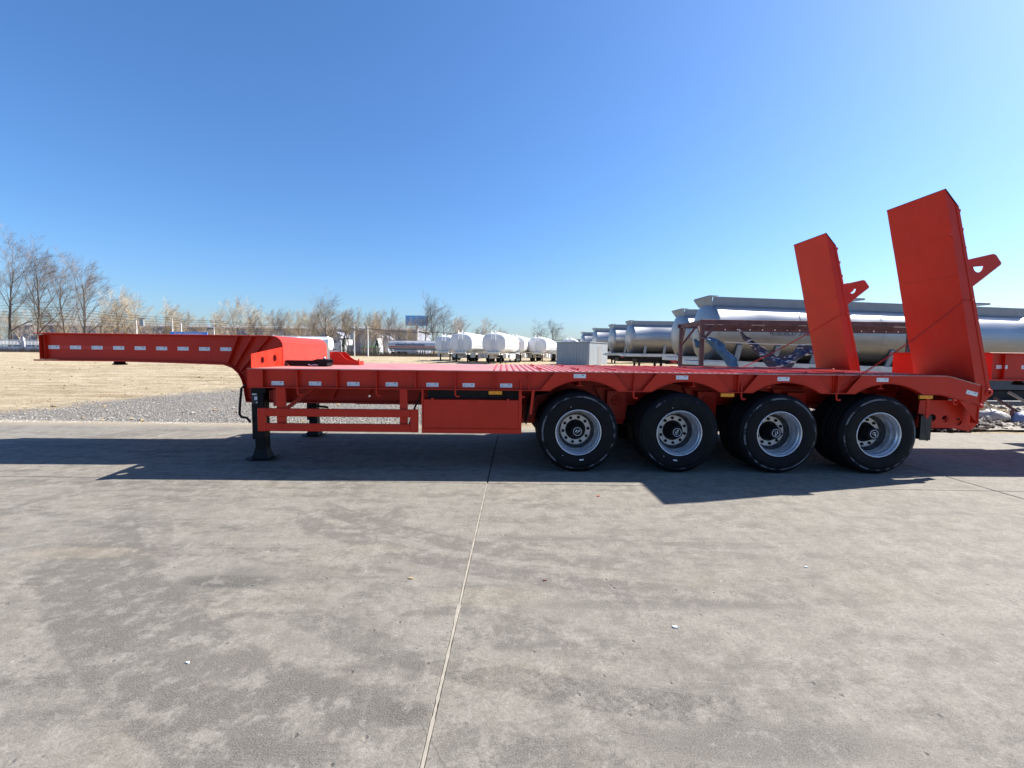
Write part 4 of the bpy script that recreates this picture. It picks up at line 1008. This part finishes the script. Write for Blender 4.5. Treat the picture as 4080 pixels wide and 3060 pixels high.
# ================================================================== BROWN STEEL FRAME
F = empty('steel_shelter_frame', (5.31, 6.25, 0), 'dark brown steel shelter frame standing behind the trailer deck, left of the far ramp', 'frame')
def Fp(mb, n, m='rust'): return mb.build(n, M[m], F)
for x, y in ((0, 0), (.2, 1.95), (6.05, 0), (7.4, 1.95)):
    Fp(MB().bev(x-.05, x+.05, y-.05, y+.05, 0, 2.42), 'post')
Fp(MB().bev(-.06, 6.12, -.055, -.005, 2.36, 2.49), 'front_beam'); Fp(MB().bev(.1, 7.45, 1.95, 2.0, 2.36, 2.49), 'rear_beam')
for x in (0, 1.3, 2.6, 3.9, 5.2): Fp(MB().bar((x, 0, 2.42), (x+.19, 1.95, 2.42), .05, .12), 'cross_beam')
Fp(MB().bar((.04, -.03, 1.98), (.36, -.03, 2.36), .04, .06), 'brace'); Fp(MB().bar((.0, .04, 1.98), (.05, .42, 2.36), .04, .06), 'brace')
Fp(MB().bar((.2, 1.9, 1.9), (.12, 1.45, 2.36), .04, .06), 'brace'); Fp(MB().bar((.24, 1.95, 1.85), (.62, 1.95, 2.36), .04, .06), 'brace')
Fp(MB().box(.3, 6.0, .02, .05, 2.29, 2.355), 'edge_strip'); Fp(MB().box(.1, 6.0, .14, .16, 2.185, 2.30), 'hanging_valance', 'rust')
bt = None
for k in range(17):
    loc = (.33+.34*k, .125, 2.235)
    if bt is None: bt = Fp(MB().lathe([(0, -.012), (.014, -.012), (.016, 0), (0, 0)], 'y', 8), 'bolt', 'white'); bt.location = loc
    else: rep(bt, F, loc)
for k in range(5):
    Fp(MB().bar((.5+1.0*k, .01, 2.33), (.52+1.0*k, .01, 2.23), .03, .04), 'hanger_tab')
def cloth(top, bot, y, name, mat, label, amp=.05, nu=46, nv=8):
    def samp(pl, u):
        d = [0]
        for a, b in zip(pl, pl[1:]): d.append(d[-1]+hypot(b[0]-a[0], b[1]-a[1]))
        t = u*d[-1]
        for i in range(len(pl)-1):
            if t <= d[i+1]+1e-9:
                k = (t-d[i])/(d[i+1]-d[i]); return (pl[i][0]+(pl[i+1][0]-pl[i][0])*k, pl[i][1]+(pl[i+1][1]-pl[i][1])*k)
        return pl[-1]
    vs = []
    for i in range(nu+1):
        a = samp(top, i/nu); b = samp(bot, i/nu)
        for j in range(nv+1):
            v = j/nv; x = a[0]+(b[0]-a[0])*v; z = a[1]+(b[1]-a[1])*v
            f = amp*.45*sin(v*8+sin(i*.31)*.7)+amp*.9*mnoise.noise(Vector((x*7, z*7, 1.3)))+.03*v
            vs.append((x+.02*mnoise.noise(Vector((x*5, z*5, 7))), y+f, z+.012*mnoise.noise(Vector((x*9, z*9, 3)))))
    m = nv+1; mb = MB(); mb.add(vs, [(i*m+j, i*m+j+1, (i+1)*m+j+1, (i+1)*m+j) for i in range(nu) for j in range(nv)], True)
    o = mb.build(name, M[mat], fix=False); sm = o.modifiers.new('thick', 'SOLIDIFY'); sm.thickness = .006
    return tag(o, label, 'tarpaulin')
cloth([(5.36, 2.00), (5.50, 2.03), (5.74, 1.93), (5.87, 1.82), (5.90, 1.70), (6.21, 1.47), (6.27, 1.2), (6.33, .95)], [(5.36, 1.91), (5.45, 1.84), (5.58, 1.72), (5.68, 1.62), (5.80, 1.52), (5.92, 1.38), (6.03, 1.2), (6.1, .9)], 6.12, 'blue_tarpaulin', 'bluetarp', 'faded blue tarpaulin tied to the brown post and draping down to the right')
cloth([(5.14, 1.96), (5.22, 1.97), (5.33, 1.88), (5.44, 1.82)], [(5.20, 1.78), (5.26, 1.74), (5.34, 1.73), (5.42, 1.74)], 6.36, 'blue_rag', 'bluetarp', 'small dark blue rag bunched behind the brown corner post', .04, 12, 5)
cloth([(6.26, 2.25), (6.45, 2.06), (6.75, 1.87), (7.0, 1.72), (7.3, 1.53), (7.6, 1.57), (7.75, 1.66), (7.88, 1.84), (8.25, 1.83), (8.33, 1.62)], [(6.27, 2.20), (6.38, 2.00), (6.60, 1.80), (6.85, 1.52), (7.12, 1.25), (7.45, 1.1), (7.72, 1.22), (7.92, 1.42), (8.05, 1.58), (8.14, 1.56)], 6.15, 'navy_tarpaulin', 'navytarp', 'torn navy and white tarpaulin sagging from the brown beam beside the far ramp', .07, 90, 8)
r_ = MB().tube([(5.36, 6.18, 1.98), (5.28, 6.17, 2.0), (5.2, 6.25, 2.01)], .014, 6).build('rope', M['wood']); tag(r_, 'short rope tying the blue tarpaulin round the brown post', 'rope')
r_ = MB().tube([(5.86, 6.13, 1.90), (6.6, 6.13, 1.865), (7.05, 6.13, 1.855), (7.9, 6.13, 1.845), (8.6, 6.13, 1.90)], .008, 6).build('clothes_line', M['white']); tag(r_, 'white line stretched behind the tarpaulins from the blue to the navy one', 'line')

# ================================================================== RUBBLE at the right
def rub_area():
    while 1:
        x = random.uniform(7.2, 17); y = 3.75+random.random()**1.3*4.2
        z = max(0, .42*(1-abs(y-5.4)/2.2))*(.6+.5*mnoise.noise(Vector((x*.8, y, 0))))
        return x, y, z+random.uniform(-.02, .05)
stones('rubble', 1900, rub_area, .03, .13, M['rock'])
stones('dark_soil_heap', 300, lambda: (random.gauss(9.55, .28), random.gauss(3.75, .16), abs(random.gauss(0, .10))), .04, .12, M['darkrock'])
mb = MB(); nb = 26
for j in range(14):
    for i in range(nb): pass
vs = []; NX, NY = 60, 20
for j in range(NY):
    for i in range(NX):
        x = 7+11*i/(NX-1); y = 3.65+4.6*j/(NY-1); t = max(0, 1-abs(y-5.6)/2.3)
        vs.append((x, y, -.04+(.36+.12*mnoise.noise(Vector((x, y, 3))))*t*min(1, (x-7)/.8)+.05*mnoise.noise(Vector((x*4, y*4, 0)))*t))
tag(MB().add(vs, [(j*NX+i, j*NX+i+1, (j+1)*NX+i+1, (j+1)*NX+i) for j in range(NY-1) for i in range(NX-1)], True).build('rubble_mound', M['rock'], fix=False), kind='structure')
def sack(x, y, z, sx_, sy_, sz_, mat, label, seed):
    vs = []; n, m = 18, 10
    for j in range(m+1):
        ph = pi*j/m
        for i in range(n):
            th = 2*pi*i/n; d = Vector((cos(th)*sin(ph), sin(th)*sin(ph), cos(ph)))
            r = 1+.22*mnoise.noise(d*1.7+Vector((seed, 0, 0)))+.10*mnoise.noise(d*4+Vector((seed, 3, 0)))
            vs.append((x+d.x*r*sx_, y+d.y*r*sy_, z+max(-.3, d.z)*r*sz_))
    o = MB().add(vs, [(j*n+i, j*n+(i+1) % n, (j+1)*n+(i+1) % n, (j+1)*n+i) for j in range(m) for i in range(n)], True).build('sack', M[mat])
    tag(o, label, 'sack')
sack(11.30, 4.35, .20, .36, .22, .17, 'sack', 'crumpled grey plastic sack on the rubble left of the T-shaped steel bar', 1)
sack(11.98, 4.25, .12, .34, .22, .22, 'bluesack', 'pale blue plastic sheet bundle on the rubble at the right edge of the photo', 5)
sack(11.72, 4.6, .24, .24, .16, .13, 'straw', 'yellowish sack half hidden behind the T-shaped steel bar', 9)
def plank(p0, p1, w_, h_, mat, name, label, cat='plank'):
    tag(MB().bar(p0, p1, w_, h_).build(name, M[mat]), label, cat)
plank((11.26, 4.3, .655), (12.0, 4.3, .235), .03, .05, 'rust', 'steel_angle', 'brown steel angle bar lying sloped across the rubble', 'steel bar')
plank((11.70, 4.28, .40), (11.64, 4.28, .06), .05, .05, 'rust', 'steel_prop', 'short brown steel leg propped under the sloped angle bar', 'steel bar')
plank((10.93, 4.25, .62), (11.17, 4.25, .34), .02, .02, 'offwhite', 'white_batten', 'thin white batten leaning just right of the tail gusset')
plank((11.13, 4.5, .70), (11.42, 4.5, .42), .03, .03, 'straw', 'bamboo_cane', 'pale bamboo cane leaning between the white batten and the brown angle bar', 'cane')
plank((11.82, 4.5, .76), (12.5, 4.5, .40), .05, .05, 'wood', 'wooden_plank', 'grey wooden plank highest in the pile at the right edge of the photo')
plank((10.93, 4.1, .25), (11.04, 4.1, .06), .05, .03, 'offwhite', 'broken_board', 'broken white board standing just behind the tail of the trailer')
plank((9.9, 4.9, .50), (10.6, 5.2, .42), .06, .05, 'wood', 'wooden_post', 'weathered wooden post lying behind the tail panel of the trailer')
mb = MB()
for _ in range(420):
    x = random.gauss(11.45, .30); y = random.uniform(4.3, 5.0); z = .30; a = random.gauss(0, .9); l = random.uniform(.10, .38)
    mb.add([(x-.004, y, z), (x+.004, y, z), (x+sin(a)*l, y+random.uniform(-.1, .1), z+cos(a)*l*.8)], [(0, 1, 2)])
for _ in range(300):
    x = random.uniform(7.5, 15); y = random.uniform(4.2, 6.5); a = random.gauss(0, .8); l = random.uniform(.1, .35)
    mb.add([(x-.004, y, .25), (x+.004, y, .25), (x+sin(a)*l, y, .25+cos(a)*l)], [(0, 1, 2)])
tag(mb.build('dead_weeds', M['straw'], fix=False), kind='stuff')

BS = empty('chassis_stand_in', (11.6, 7.1, 0), 'dark blue-black long boxes standing in for shaded vehicle chassis beams behind the rubble, under the second trailer nose', 'beams')  # dark boxes added in place of a vehicle's shaded underside
MB().bev(0, 7, 0, .9, .62, .93, .012).build('beam', M['bluesteel'], BS); MB().bev(.1, 7, .1, .8, .12, .60, .012).build('beam', M['dark'], BS); MB().bev(-.6, 6.5, -.35, -.05, .16, .34, .012).build('beam', M['bluesteel'], BS)
MB().box(0, 7, -.02, .0, .915, .935).build('edge_strip', M['galv'], BS)
# small things on the yard
for x, y, s, mt, lab in ((3.0/1, -1.30, .05, 'redtape', 'flattened red wrapper on the concrete just in front of the ramp shadow'),):
    pass
def litter(x, y, s, mat, name, label, cat):
    s *= .5
    pts = [(x+s*cos(a)*random.uniform(.4, 1.3), y+s*.7*sin(a)*random.uniform(.6, 1.2)) for a in [2*pi*k/7 for k in range(7)]]
    tag(MB().prism(pts, 'z', .001, .007).build(name, M[mat]), label, cat)
litter(1.05, -.98, .035, 'redtape', 'red_scrap', 'small red scrap on the sunlit concrete below the first wheel', 'litter')
litter(-.62, -2.78, .035, 'straw', 'clay_lump', 'flat yellow clay lump on the concrete left of the pale joint line', 'clay')
litter(1.0, -3.33, .035, 'reflect', 'white_scrap', 'flat white scrap lying centre right on the foreground concrete', 'litter')
litter(2.25, -2.6, .03, 'reflect', 'white_scrap', 'torn white scrap on the concrete at far right of the foreground', 'litter')
litter(-1.55, -3.62, .02, 'reflect', 'white_scrap', 'tiny cluster of white scrap at the left foreground', 'litter')
litter(.30, -3.0+.2, .03, 'rust', 'brown_pebble', 'brown spalled pebble on the concrete right of the pale joint line', 'pebble')

# ================================================================== FAR BACKGROUND
def zt_(y): return zg(0, y)
# long warehouse
WH = empty('long_warehouse', (-160, 145, .38), 'long lavender-grey warehouse with a white gutter line behind the trees on the left', 'warehouse')
MB().box(0, 131, .06, 30, 0, 7.9).build('wall_core', M['wall'], WH)
wp = None
for k in range(65):
    if wp is None: wp = MB().bev(0, 1.96, 0, .058, 0, 7.88, .04).build('wall_panel', M['wall'], WH); wp.location = (.2+2.01*k, 0, 0)
    else: rep(wp, WH, (.2+2.01*k, 0, 0))
MB().bev(-.4, 131.4, -.5, -.02, 7.95, 8.2).build('gutter', M['white'], WH)
rf_ = MB().add([(-.5, -.4, 8.21), (131.5, -.4, 8.21), (131.5, 15, 9.6), (-.5, 15, 9.6), (-.5, 30.4, 8.21), (131.5, 30.4, 8.21), (-.5, -.4, 8.0), (131.5, -.4, 8.0), (131.5, 30.4, 8.0), (-.5, 30.4, 8.0)],
         [(0, 1, 2, 3), (3, 2, 5, 4), (0, 6, 7, 1), (4, 5, 8, 9), (6, 9, 8, 7), (0, 3, 4, 9, 6), (1, 7, 8, 5, 2)]).build('roof', M['roof'], WH)
dp_ = None
for k in range(14):
    x = 6+9.4*k
    if dp_ is None: dp_ = MB().tube([(0, -.2, .1), (0, -.2, 7.9)], .11, 6).build('downpipe', M['white'], WH); dp_.location = (x, 0, 0)
    else: rep(dp_, WH, (x, 0, 0))
# houses
def house(x0, x1, y, h, rh, name, label, wins=(), roofm='roof', extra=None):
    g = empty(name, (x0, y, zt_(y)), label, 'house'); W_ = x1-x0
    MB().prism([(0, 0), (W_, 0), (W_, h), (W_/2, h+rh), (0, h)], 'y', 0, 7).build('wall', M['housewhite'], g)
    MB().prism([(-.3, h-.12), (W_/2, h+rh+.02), (W_+.3, h-.12), (W_+.3, h+.06), (W_/2, h+rh+.22), (-.3, h+.06)], 'y', -.3, 7.3).build('roof', M[roofm], g)
    for a, b, c, d in wins:
        f = MB(); 
        f.box(a, b, -.08, -.02, c, c+.1).box(a, b, -.08, -.02, d-.1, d).box(a, a+.1, -.08, -.02, c+.1, d-.1).box(b-.1, b, -.08, -.02, c+.1, d-.1)
        f.box((a+b)/2-.04, (a+b)/2+.04, -.08, -.02, c+.1, d-.1).box(a+.1, (a+b)/2-.04, -.08, -.02, (c+d)/2-.04, (c+d)/2+.04)
        fo = f.build('window', M['white'], g); MB().box(a+.1, b-.1, -.03, -.005, c+.1, d-.1).build('pane', M['glass'], fo)
    return g
X = sx
house(X(1312, 118), X(1372, 118), 118, 4.6, 1.3, 'white_house', 'white house with a tall dark blue window behind the white railing', [(.5, 2.1, 1.1, 4.0)], 'wall')
h2 = house(X(1436, 122), X(1500, 122), 122, 5.2, 1.6, 'gabled_house', 'white gabled house with a pale green balcony between the two poles', [(1.9, 2.5, 2.6, 3.7), (3.1, 3.7, 2.6, 3.7)], 'wall')
MB().bev(.8, 4.4, -1.0, -.1, 2.0, 2.45).build('balcony', M['green'], h2); MB().bev(-.6, 4.8, -1.2, -.1, 1.75, 1.95).build('canopy', M['roof'], h2)
house(X(1503, 130), X(1548, 130), 130, 4.6, 1.2, 'low_house', 'low white outbuilding right of the gabled house, mostly behind bare trees', [(1.5, 2.2, 1.6, 2.6)], 'wall')
# white railing fence on a plinth
def rail_fence(x0, x1, y, label):
    g = empty('white_railing', (x0, y, zt_(y)), label, 'fence'); L = x1-x0
    MB().box(0, L, -.02, .22, 0, 1.15).build('plinth', M['white'], g)
    MB().box(0, L, .04, .16, 1.45, 1.57).build('rail', M['white'], g); MB().box(0, L, .04, .16, 2.55, 2.67).build('rail', M['white'], g)
    n = int(L/.30); p = None
    for k in range(min(n, 140)):
        loc = (.15+.30*k, 0, 0)
        if p is None: p = MB().bev(-.06, .06, .065, .135, 1.575, 2.545, .01).build('baluster', M['white'], g); p.location = loc
        else: rep(p, g, loc)
    k = 0; po = None
    while k*5.6 < L:
        loc = (L-.3-k*5.6, 0, 0)
        if po is None:
            mb = MB().bev(-.22, .22, -.12, .32, 0, 2.9); mb.bev(-.28, .28, -.18, .38, 2.9, 3.0); mb.lathe([(0, 3.0), (.12, 3.0), (.17, 3.12), (.12, 3.25), (0, 3.3)], 'z', 10, (0, .1, 0))
            po = mb.build('fence_post', M['housewhite'], g); po.location = loc
        else: rep(po, g, loc)
        k += 1
xa = X(92, 96)+.3
rail_fence(xa-36, xa, 96, 'white railing fence on a low white wall at the far left edge')
rail_fence(xa+.05, xa+22, 96, 'white railing fence on a low white wall just left of the trailer nose')
rail_fence(X(1300, 90), X(1362, 90), 90, 'short white railing between the checker cover and the dark evergreen shrub')
# poles
def pole(px, y, top, label, r=.16, kind='plain'):
    x = X(px, y); g = empty('utility_pole', (x, y, zt_(y)), label, 'pole')
    MB().tube([(0, 0, 0), (0, 0, top)], [r, r*.62], 8).build('shaft', M['pole'], g)
    if kind == 'cross':
        MB().bev(-.8, .8, -.05, .05, top-.5, top-.4).build('crossarm', M['cable'], g); MB().bev(-.6, .6, -.05, .05, top-1.3, top-1.2).build('crossarm', M['cable'], g)
    if kind == 'trafo':
        MB().bev(-.9, .3, -.06, .06, top-.7, top-.6).build('crossarm', M['cable'], g)
        for q in (-.1, .25, .6): MB().lathe([(0, 0), (.12, 0), (.08, .2), (.12, .3), (0, .35)], 'z', 8, (q, 0, top-.95)).build('insulator', M['cable'], g)
        MB().bev(-.75, -.2, -.2, .2, top-2.9, top-1.4).build('meter_cabinet', M['galv'], g)
    if kind == 'camera':
        MB().bev(-.05, 1.7, -.05, .05, top-.2, top-.08).build('arm', M['cable'], g); MB().bev(.75, 1.6, -.15, .15, top-1.6, top-.25).build('box_lamp', M['galv'], g)
    return g
pole(547, 90, 7.3, 'pale pole with a grey box hanging from its arm, leftmost above the trailer neck', .18, 'camera')
pole(690, 92, 7.4, 'bare leaning concrete pole left of the blue banner lettering', .2)
pole(725, 90, 6.4, 'shorter white post just right of the bare leaning pole', .16)
pole(855, 92, 7.3, 'pole with dark crossarms right of the blue banner', .14, 'cross')
pole(1412, 88, 6.3, 'utility pole with insulators and a grey cabinet beside the evergreen shrub', .15, 'trafo')
pole(1466, 86, 6.1, 'plain white pole right of the pole with the grey cabinet', .17)
def wire(pts, r, label):
    q = []
    for a, b in zip(pts, pts[1:]):
        for k in range(12):
            t = k/12; v = Vector(a).lerp(Vector(b), t); v.z -= .5*4*t*(1-t)*.6; q.append(v)
    q.append(Vector(pts[-1])); tag(MB().tube(q, r, 4).build('overhead_wire', M['cable'], fix=False), label, 'cable', 'overhead wires strung across the left background')
for dz, rr in ((0, .03), (-.55, .03), (-1.3, .028), (-1.9, .028), (-2.5, .035)):
    wire([(-135, 92, 11.6+dz), (X(300, 92), 92, 9.7+dz*.95), (X(690, 92), 92, 8.0+dz*.75), (X(855, 92), 92, 7.6+dz*.7), (X(1120, 92), 92, 7.0+dz*.6)], rr, 'thin black overhead wire sagging across the left background trees')
wire([(X(1412, 88), 88, 6.5), (X(1466, 86), 86, 6.0), (X(1750, 84), 84, 5.3), (X(2320, 80), 80, 3.9), (X(2600, 80), 80, 3.2)], .05, 'thick black wire running right from the cabinet pole above the white tankers')
# blue banner sign
xb0, xb1 = X(681, 89), X(828, 89)
B_ = empty('banner_sign', (xb0, 89, 3.9), 'long bright blue banner with white characters above the trailer neck', 'sign')
MB().box(0, xb1-xb0, 0, .08, .25, 1.05).build('board', M['banner'], B_); MB().box(0, xb1-xb0, .02, .1, -.0, .24).build('lower_band', M['white'], B_)
for q in (.1, 2.4, 4.8, xb1-xb0-.1): MB().bev(q-.06, q+.06, .1, .2, -3.5, .9).build('sign_post', M['pole'], B_)
t_ = textmesh('梁山县二手车物流分销中心', .50, .01, 'lettering', M['white'], B_); t_.rotation_euler = (radians(90), 0, 0); t_.location = ((xb1-xb0)*.5, -.02, .66)
# blue billboard on a mast
xc0, xc1 = X(1616, 122), X(1706, 122)
BB = empty('billboard', ((xc0+xc1)/2, 122, .38), 'blank blue sheet-metal billboard raised above the bare trees', 'billboard')
hw = (xc1-xc0)/2
MB().box(-hw, hw, .05, .5, 8.3, 11.1).build('frame_core', M['roof'], BB)
bp = None
for k in range(8):
    wdt = 2*hw/8
    if bp is None: bp = MB().bev(.01, wdt-.01, 0, .049, 8.3, 11.1, .01).build('panel', M['blue'], BB); bp.location = (-hw, 0, 0)
    else: rep(bp, BB, (-hw+wdt*k, 0, 0))
MB().tube([(0, .3, 0), (0, .3, 8.3)], .35, 10).build('mast', M['pole'], BB)

# ---- trees
def tree_meshes(name, H, seed, spread=.5, up=.55, wind=.25, levels=5, nb=(7, 5, 5, 4), base=.22, trunk_r=.24, first=.22, thin=1.0):
    rnd = random.Random(seed); bark = MB(); twig = MB()
    def seg(mb, pts, rs, n):
        vs = []; fs = []
        for i, p in enumerate(pts):
            t = (pts[min(i+1, len(pts)-1)]-pts[max(0, i-1)]).normalized()
            a = t.cross(Vector((.3, .9, .1))).normalized(); b = t.cross(a)
            for k in range(n): an = 2*pi*k/n; vs.append(p+(a*cos(an)+b*sin(an))*rs[i])
        for i in range(len(pts)-1):
            for k in range(n): fs.append((i*n+k, i*n+(k+1) % n, (i+1)*n+(k+1) % n, (i+1)*n+k))
        mb.add(vs, fs, n > 3)
    def grow(p, d, L, r, lev):
        ns = 4 if lev < 2 else 3
        pts = [p]; rs = [r]; dd = d.copy(); q = p.copy()
        for i in range(ns):
            dd = dd+Vector((rnd.gauss(0, .12)+wind*.055*(lev+.6), rnd.gauss(0, .12), up*(.15 if lev < 2 else .07)+rnd.gauss(0, .06)))
            dd.normalize(); q = q+dd*(L/ns); pts.append(q.copy()); rs.append(max(.008*thin, r*(1-.72*(i+1)/ns)))
        seg(bark if lev < 3 else twig, pts, rs, (6, 5, 4, 3, 3, 3)[lev])
        if lev >= levels-1: return
        n = nb[lev]
        for k in range(n):
            t = (first if lev == 0 else .18)+(.98-(first if lev == 0 else .18))*(k+rnd.random()*.7)/n; t = min(t, .98)
            i = min(int(t*ns), ns-1); u = t*ns-i; o = pts[i].lerp(pts[i+1], u); par = (pts[i+1]-pts[i]).normalized()
            az = rnd.random()*6.283 if lev else k*2.4+rnd.random()
            sd_ = Vector((cos(az), sin(az), 0)); sd_ = (sd_-par*sd_.dot(par)).normalized()
            an = rnd.uniform(.38, .85)*(spread/.5)
            nd = par*cos(an)+sd_*sin(an)
            ln = L*rnd.uniform(.42, .68)*(1.1-.45*t if lev == 0 else 1.0)
            grow(o, nd.normalized(), ln, r*(1-.62*t)*rnd.uniform(.38, .58), lev+1)
    grow(Vector((0, 0, -.2)), Vector((rnd.gauss(0, .03), rnd.gauss(0, .03), 1)).normalized(), H*.80, trunk_r, 0)
    return bark.mesh(name+'_trunk'), twig.mesh(name+'_crown')
BIG = [tree_meshes('big%d' % i, 20, 40+i, .50, .70, .55, 5, (10, 7, 6, 5), first=.22, trunk_r=.32, thin=1.5) for i in range(3)]
WIL = [tree_meshes('wil%d' % i, 10, 80+i, .45, .9, .45, 5, (9, 6, 5, 5), first=.14, trunk_r=.17, thin=1.2) for i in range(5)]
for a, b in BIG: a.materials.append(M['bark']); b.materials.append(M['twig'])
for a, b in WIL: a.materials.append(M['tanbark']); b.materials.append(M['tantwig'])
WILD = []
for a, b in WIL[:2]:
    a2 = a.copy(); b2 = b.copy(); a2.materials.clear(); b2.materials.clear(); a2.materials.append(M['bark']); b2.materials.append(M['twig']); WILD.append((a2, b2))
WILF = []
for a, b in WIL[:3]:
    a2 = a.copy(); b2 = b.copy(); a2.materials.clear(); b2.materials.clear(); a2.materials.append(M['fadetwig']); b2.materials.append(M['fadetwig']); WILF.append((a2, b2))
def tree(px, y, proto, s, label, group=None, rz=None, name='bare_tree', wx=1):
    g = empty(name, (X(px, y), y, zt_(y)), label, 'tree', group, rz if rz is not None else random.uniform(-.5, .5))
    g.scale = (s*wx, s*wx, s)
    link('trunk', proto[0], g); link('crown', proto[1], g)
for px, y, k, s, lab in ((38, 112, 0, 1.28, 'tallest bare tree cut by the left edge of the photo'), (132, 113, 1, 1.25, 'tall bare tree second from the left edge, leaning with the wind'),
                         (262, 118, 2, 1.10, 'slimmer bare tree left of the dense round one'), (320, 112, 1, 1.10, 'dense round-crowned bare tree standing last of the tall group at left')):
    tree(px, y, BIG[k], s, lab, rz={38: .2, 132: -.3, 262: .4, 320: .1}[px], name='tall_bare_tree', wx=.78)
tree(1300, 100, BIG[2], .62, 'darker bare tree rising above the checker cover', name='tall_bare_tree', wx=.95)
for px, s, lab in ((1692, .60, 'bare tree in front of the right edge of the blue billboard'), (1730, .60, 'bare tree with a nest right of the billboard'), (1772, .53, 'bare tree farthest right beside the billboard group')):
    tree(px, 104, BIG[px % 3], s, lab, name='tall_bare_tree', wx=.8)
tree(2138, 150, BIG[0], .50, 'small far bare tree above the lone white tanker', name='far_bare_tree', wx=1.1)
tree(2198, 150, BIG[1], .56, 'small far bare tree left of the grey cabin, on the skyline', name='far_bare_tree', wx=1.1)
G_ = 'bare willows in the tree belt before the long warehouse'; LB = 'tan bare willow in the tree belt before the long warehouse'
FR = [(60, 9, 'tan willow low between the first two tall bare trees at far left'), (200, 10, 'tan willow between the second tall bare tree and the slim one'), (250, 9, 'tan willow tucked behind the slimmer tall tree'),
      (395, 9.5, 'tan willow just right of the dense round-crowned tree'), (448, 10, 'forked tan willow left of the tallest golden willow'), (492, 13.5, 'tallest golden willow leaning right, above the trailer neck'),
      (520, 12, 'golden willow against the pole with the hanging grey box'), (590, 11.5, 'tan willow right of the pole with the grey box'), (650, 11, 'tan willow left of the bare leaning pole'),
      (700, 9.5, 'tan willow above the left end of the blue banner'), (770, 9, 'small tan willow above the middle of the blue banner'), (820, 8.6, 'small tan willow above the right end of the blue banner'), (905, 9, 'low tan willow right of the pole with dark crossarms')]
for i, (px, top, lb) in enumerate(FR): tree(px, random.uniform(114, 120), WIL[i % 5], top/9.0, lb, G_, random.uniform(-.6, .6), 'willow_tree', .85)
FM = [(958, 'broad willow first of the dense belt, above the ribbed neck'), (985, 'willow close behind the broad first one of the dense belt'), (1040, 'willow above the front edge of the orange wing plate'), (1080, 'broad willow above the left half of the curved cover'), (1100, 'willow merging with the broad one above the curved cover'),
      (1150, 'willow above the middle of the curved cover'), (1185, 'narrow willow right of the curved cover middle'), (1210, 'willow over the left end of the peeping white tank'), (1245, 'willow over the middle of the peeping white tank'), (1275, 'willow just left of the darker tree above the cover'),
      (1335, 'willow in front of the white house window'), (1368, 'willow behind the cone-shaped evergreen shrub'), (1395, 'willow left of the pole with the grey cabinet'), (1425, 'willow between the cabinet pole and the plain white pole'), (1452, 'willow hiding the left wall of the gabled house'), (1480, 'willow just right of the plain white pole'),
      (1510, 'willow behind the loose dark green shrub'), (1540, 'willow left of the rear of the striped tanker'), (1565, 'willow above the rear of the striped tanker'), (1600, 'willow at the lower left corner of the blue billboard'), (1630, 'willow under the middle of the blue billboard'), (1655, 'willow under the right half of the blue billboard')]
for i, (px, lb) in enumerate(FM):
    tree(px, random.uniform(99, 112), (WIL+WILD)[(i*3) % 7], (random.uniform(.90, 1.08) if px < 1590 else .80) if i > 1 else 1.15, lb, G_, random.uniform(-.6, .6), 'willow_tree', .85)
for i, px in enumerate((18, 90, 160, 300, 345, 420, 560, 620, 740, 860, 1010, 1120, 1230, 1320, 1410, 1500, 1580)):
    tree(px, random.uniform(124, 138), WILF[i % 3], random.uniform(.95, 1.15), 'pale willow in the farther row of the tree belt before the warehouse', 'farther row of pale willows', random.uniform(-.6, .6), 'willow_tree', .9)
for i, px in enumerate((1812, 1832, 1858, 1890, 1920, 1962, 1985, 2020)):
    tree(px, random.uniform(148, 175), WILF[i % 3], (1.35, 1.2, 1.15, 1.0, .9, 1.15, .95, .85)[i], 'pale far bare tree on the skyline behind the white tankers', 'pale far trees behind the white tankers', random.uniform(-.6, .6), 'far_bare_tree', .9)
# evergreen shrubs
def shrub(px, y, h, w_, label, dens=1500):
    x = X(px, y); mb = MB(); tr = MB()
    tr.tube([(0, 0, 0), (.05, 0, h*.75)], [.09, .02], 6)
    for _ in range(dens):
        t = random.random()**.8; r = w_*(.25+.75*sin(min(1, t*1.05+.15)*pi)**.8)*(1-.55*t)*random.random()**.5*(1+.25*sin(t*19)); a = random.random()*6.283
        p = Vector((r*cos(a), r*sin(a), .25+t*(h-.25))); s = random.uniform(.10, .22)
        u = Vector((random.gauss(0, 1), random.gauss(0, 1), random.gauss(0, 1))).normalized(); v = u.cross(Vector((random.gauss(0, 1), random.gauss(0, 1), 1))).normalized()
        mb.add([p, p+u*s, p+u*s*.5+v*s*.6], [(0, 1, 2)])
    g = empty('evergreen_shrub', (x, y, zt_(y)), label, 'shrub')
    tr.build('trunk', M['bark'], g); mb.build('crown', M['evergreen'], g, fix=False)
shrub(1372, 87, 3.9, 1.2, 'dark cone-shaped evergreen shrub at the end of the short white railing')
shrub(1503, 88, 3.2, 1.25, 'loose dark green shrub right of the plain white pole')
shrub(330, 100, 3.4, 1.0, 'green shrub at the foot of the dense round bare tree')
# scrub belt
mb = MB()
for _ in range(9000):
    x = random.uniform(X(0, 98), X(1900, 98)); y = random.uniform(92, 101); h = random.uniform(.4, 1.5); z = zt_(y)-.05
    a = random.gauss(0, .45); 
    mb.add([(x-.05, y, z), (x+.05, y, z), (x+sin(a)*h, y+random.uniform(-.3, .3), z+cos(a)*h)], [(0, 1, 2)])
tag(mb.build('scrub', M['scrub'], fix=False), kind='stuff')
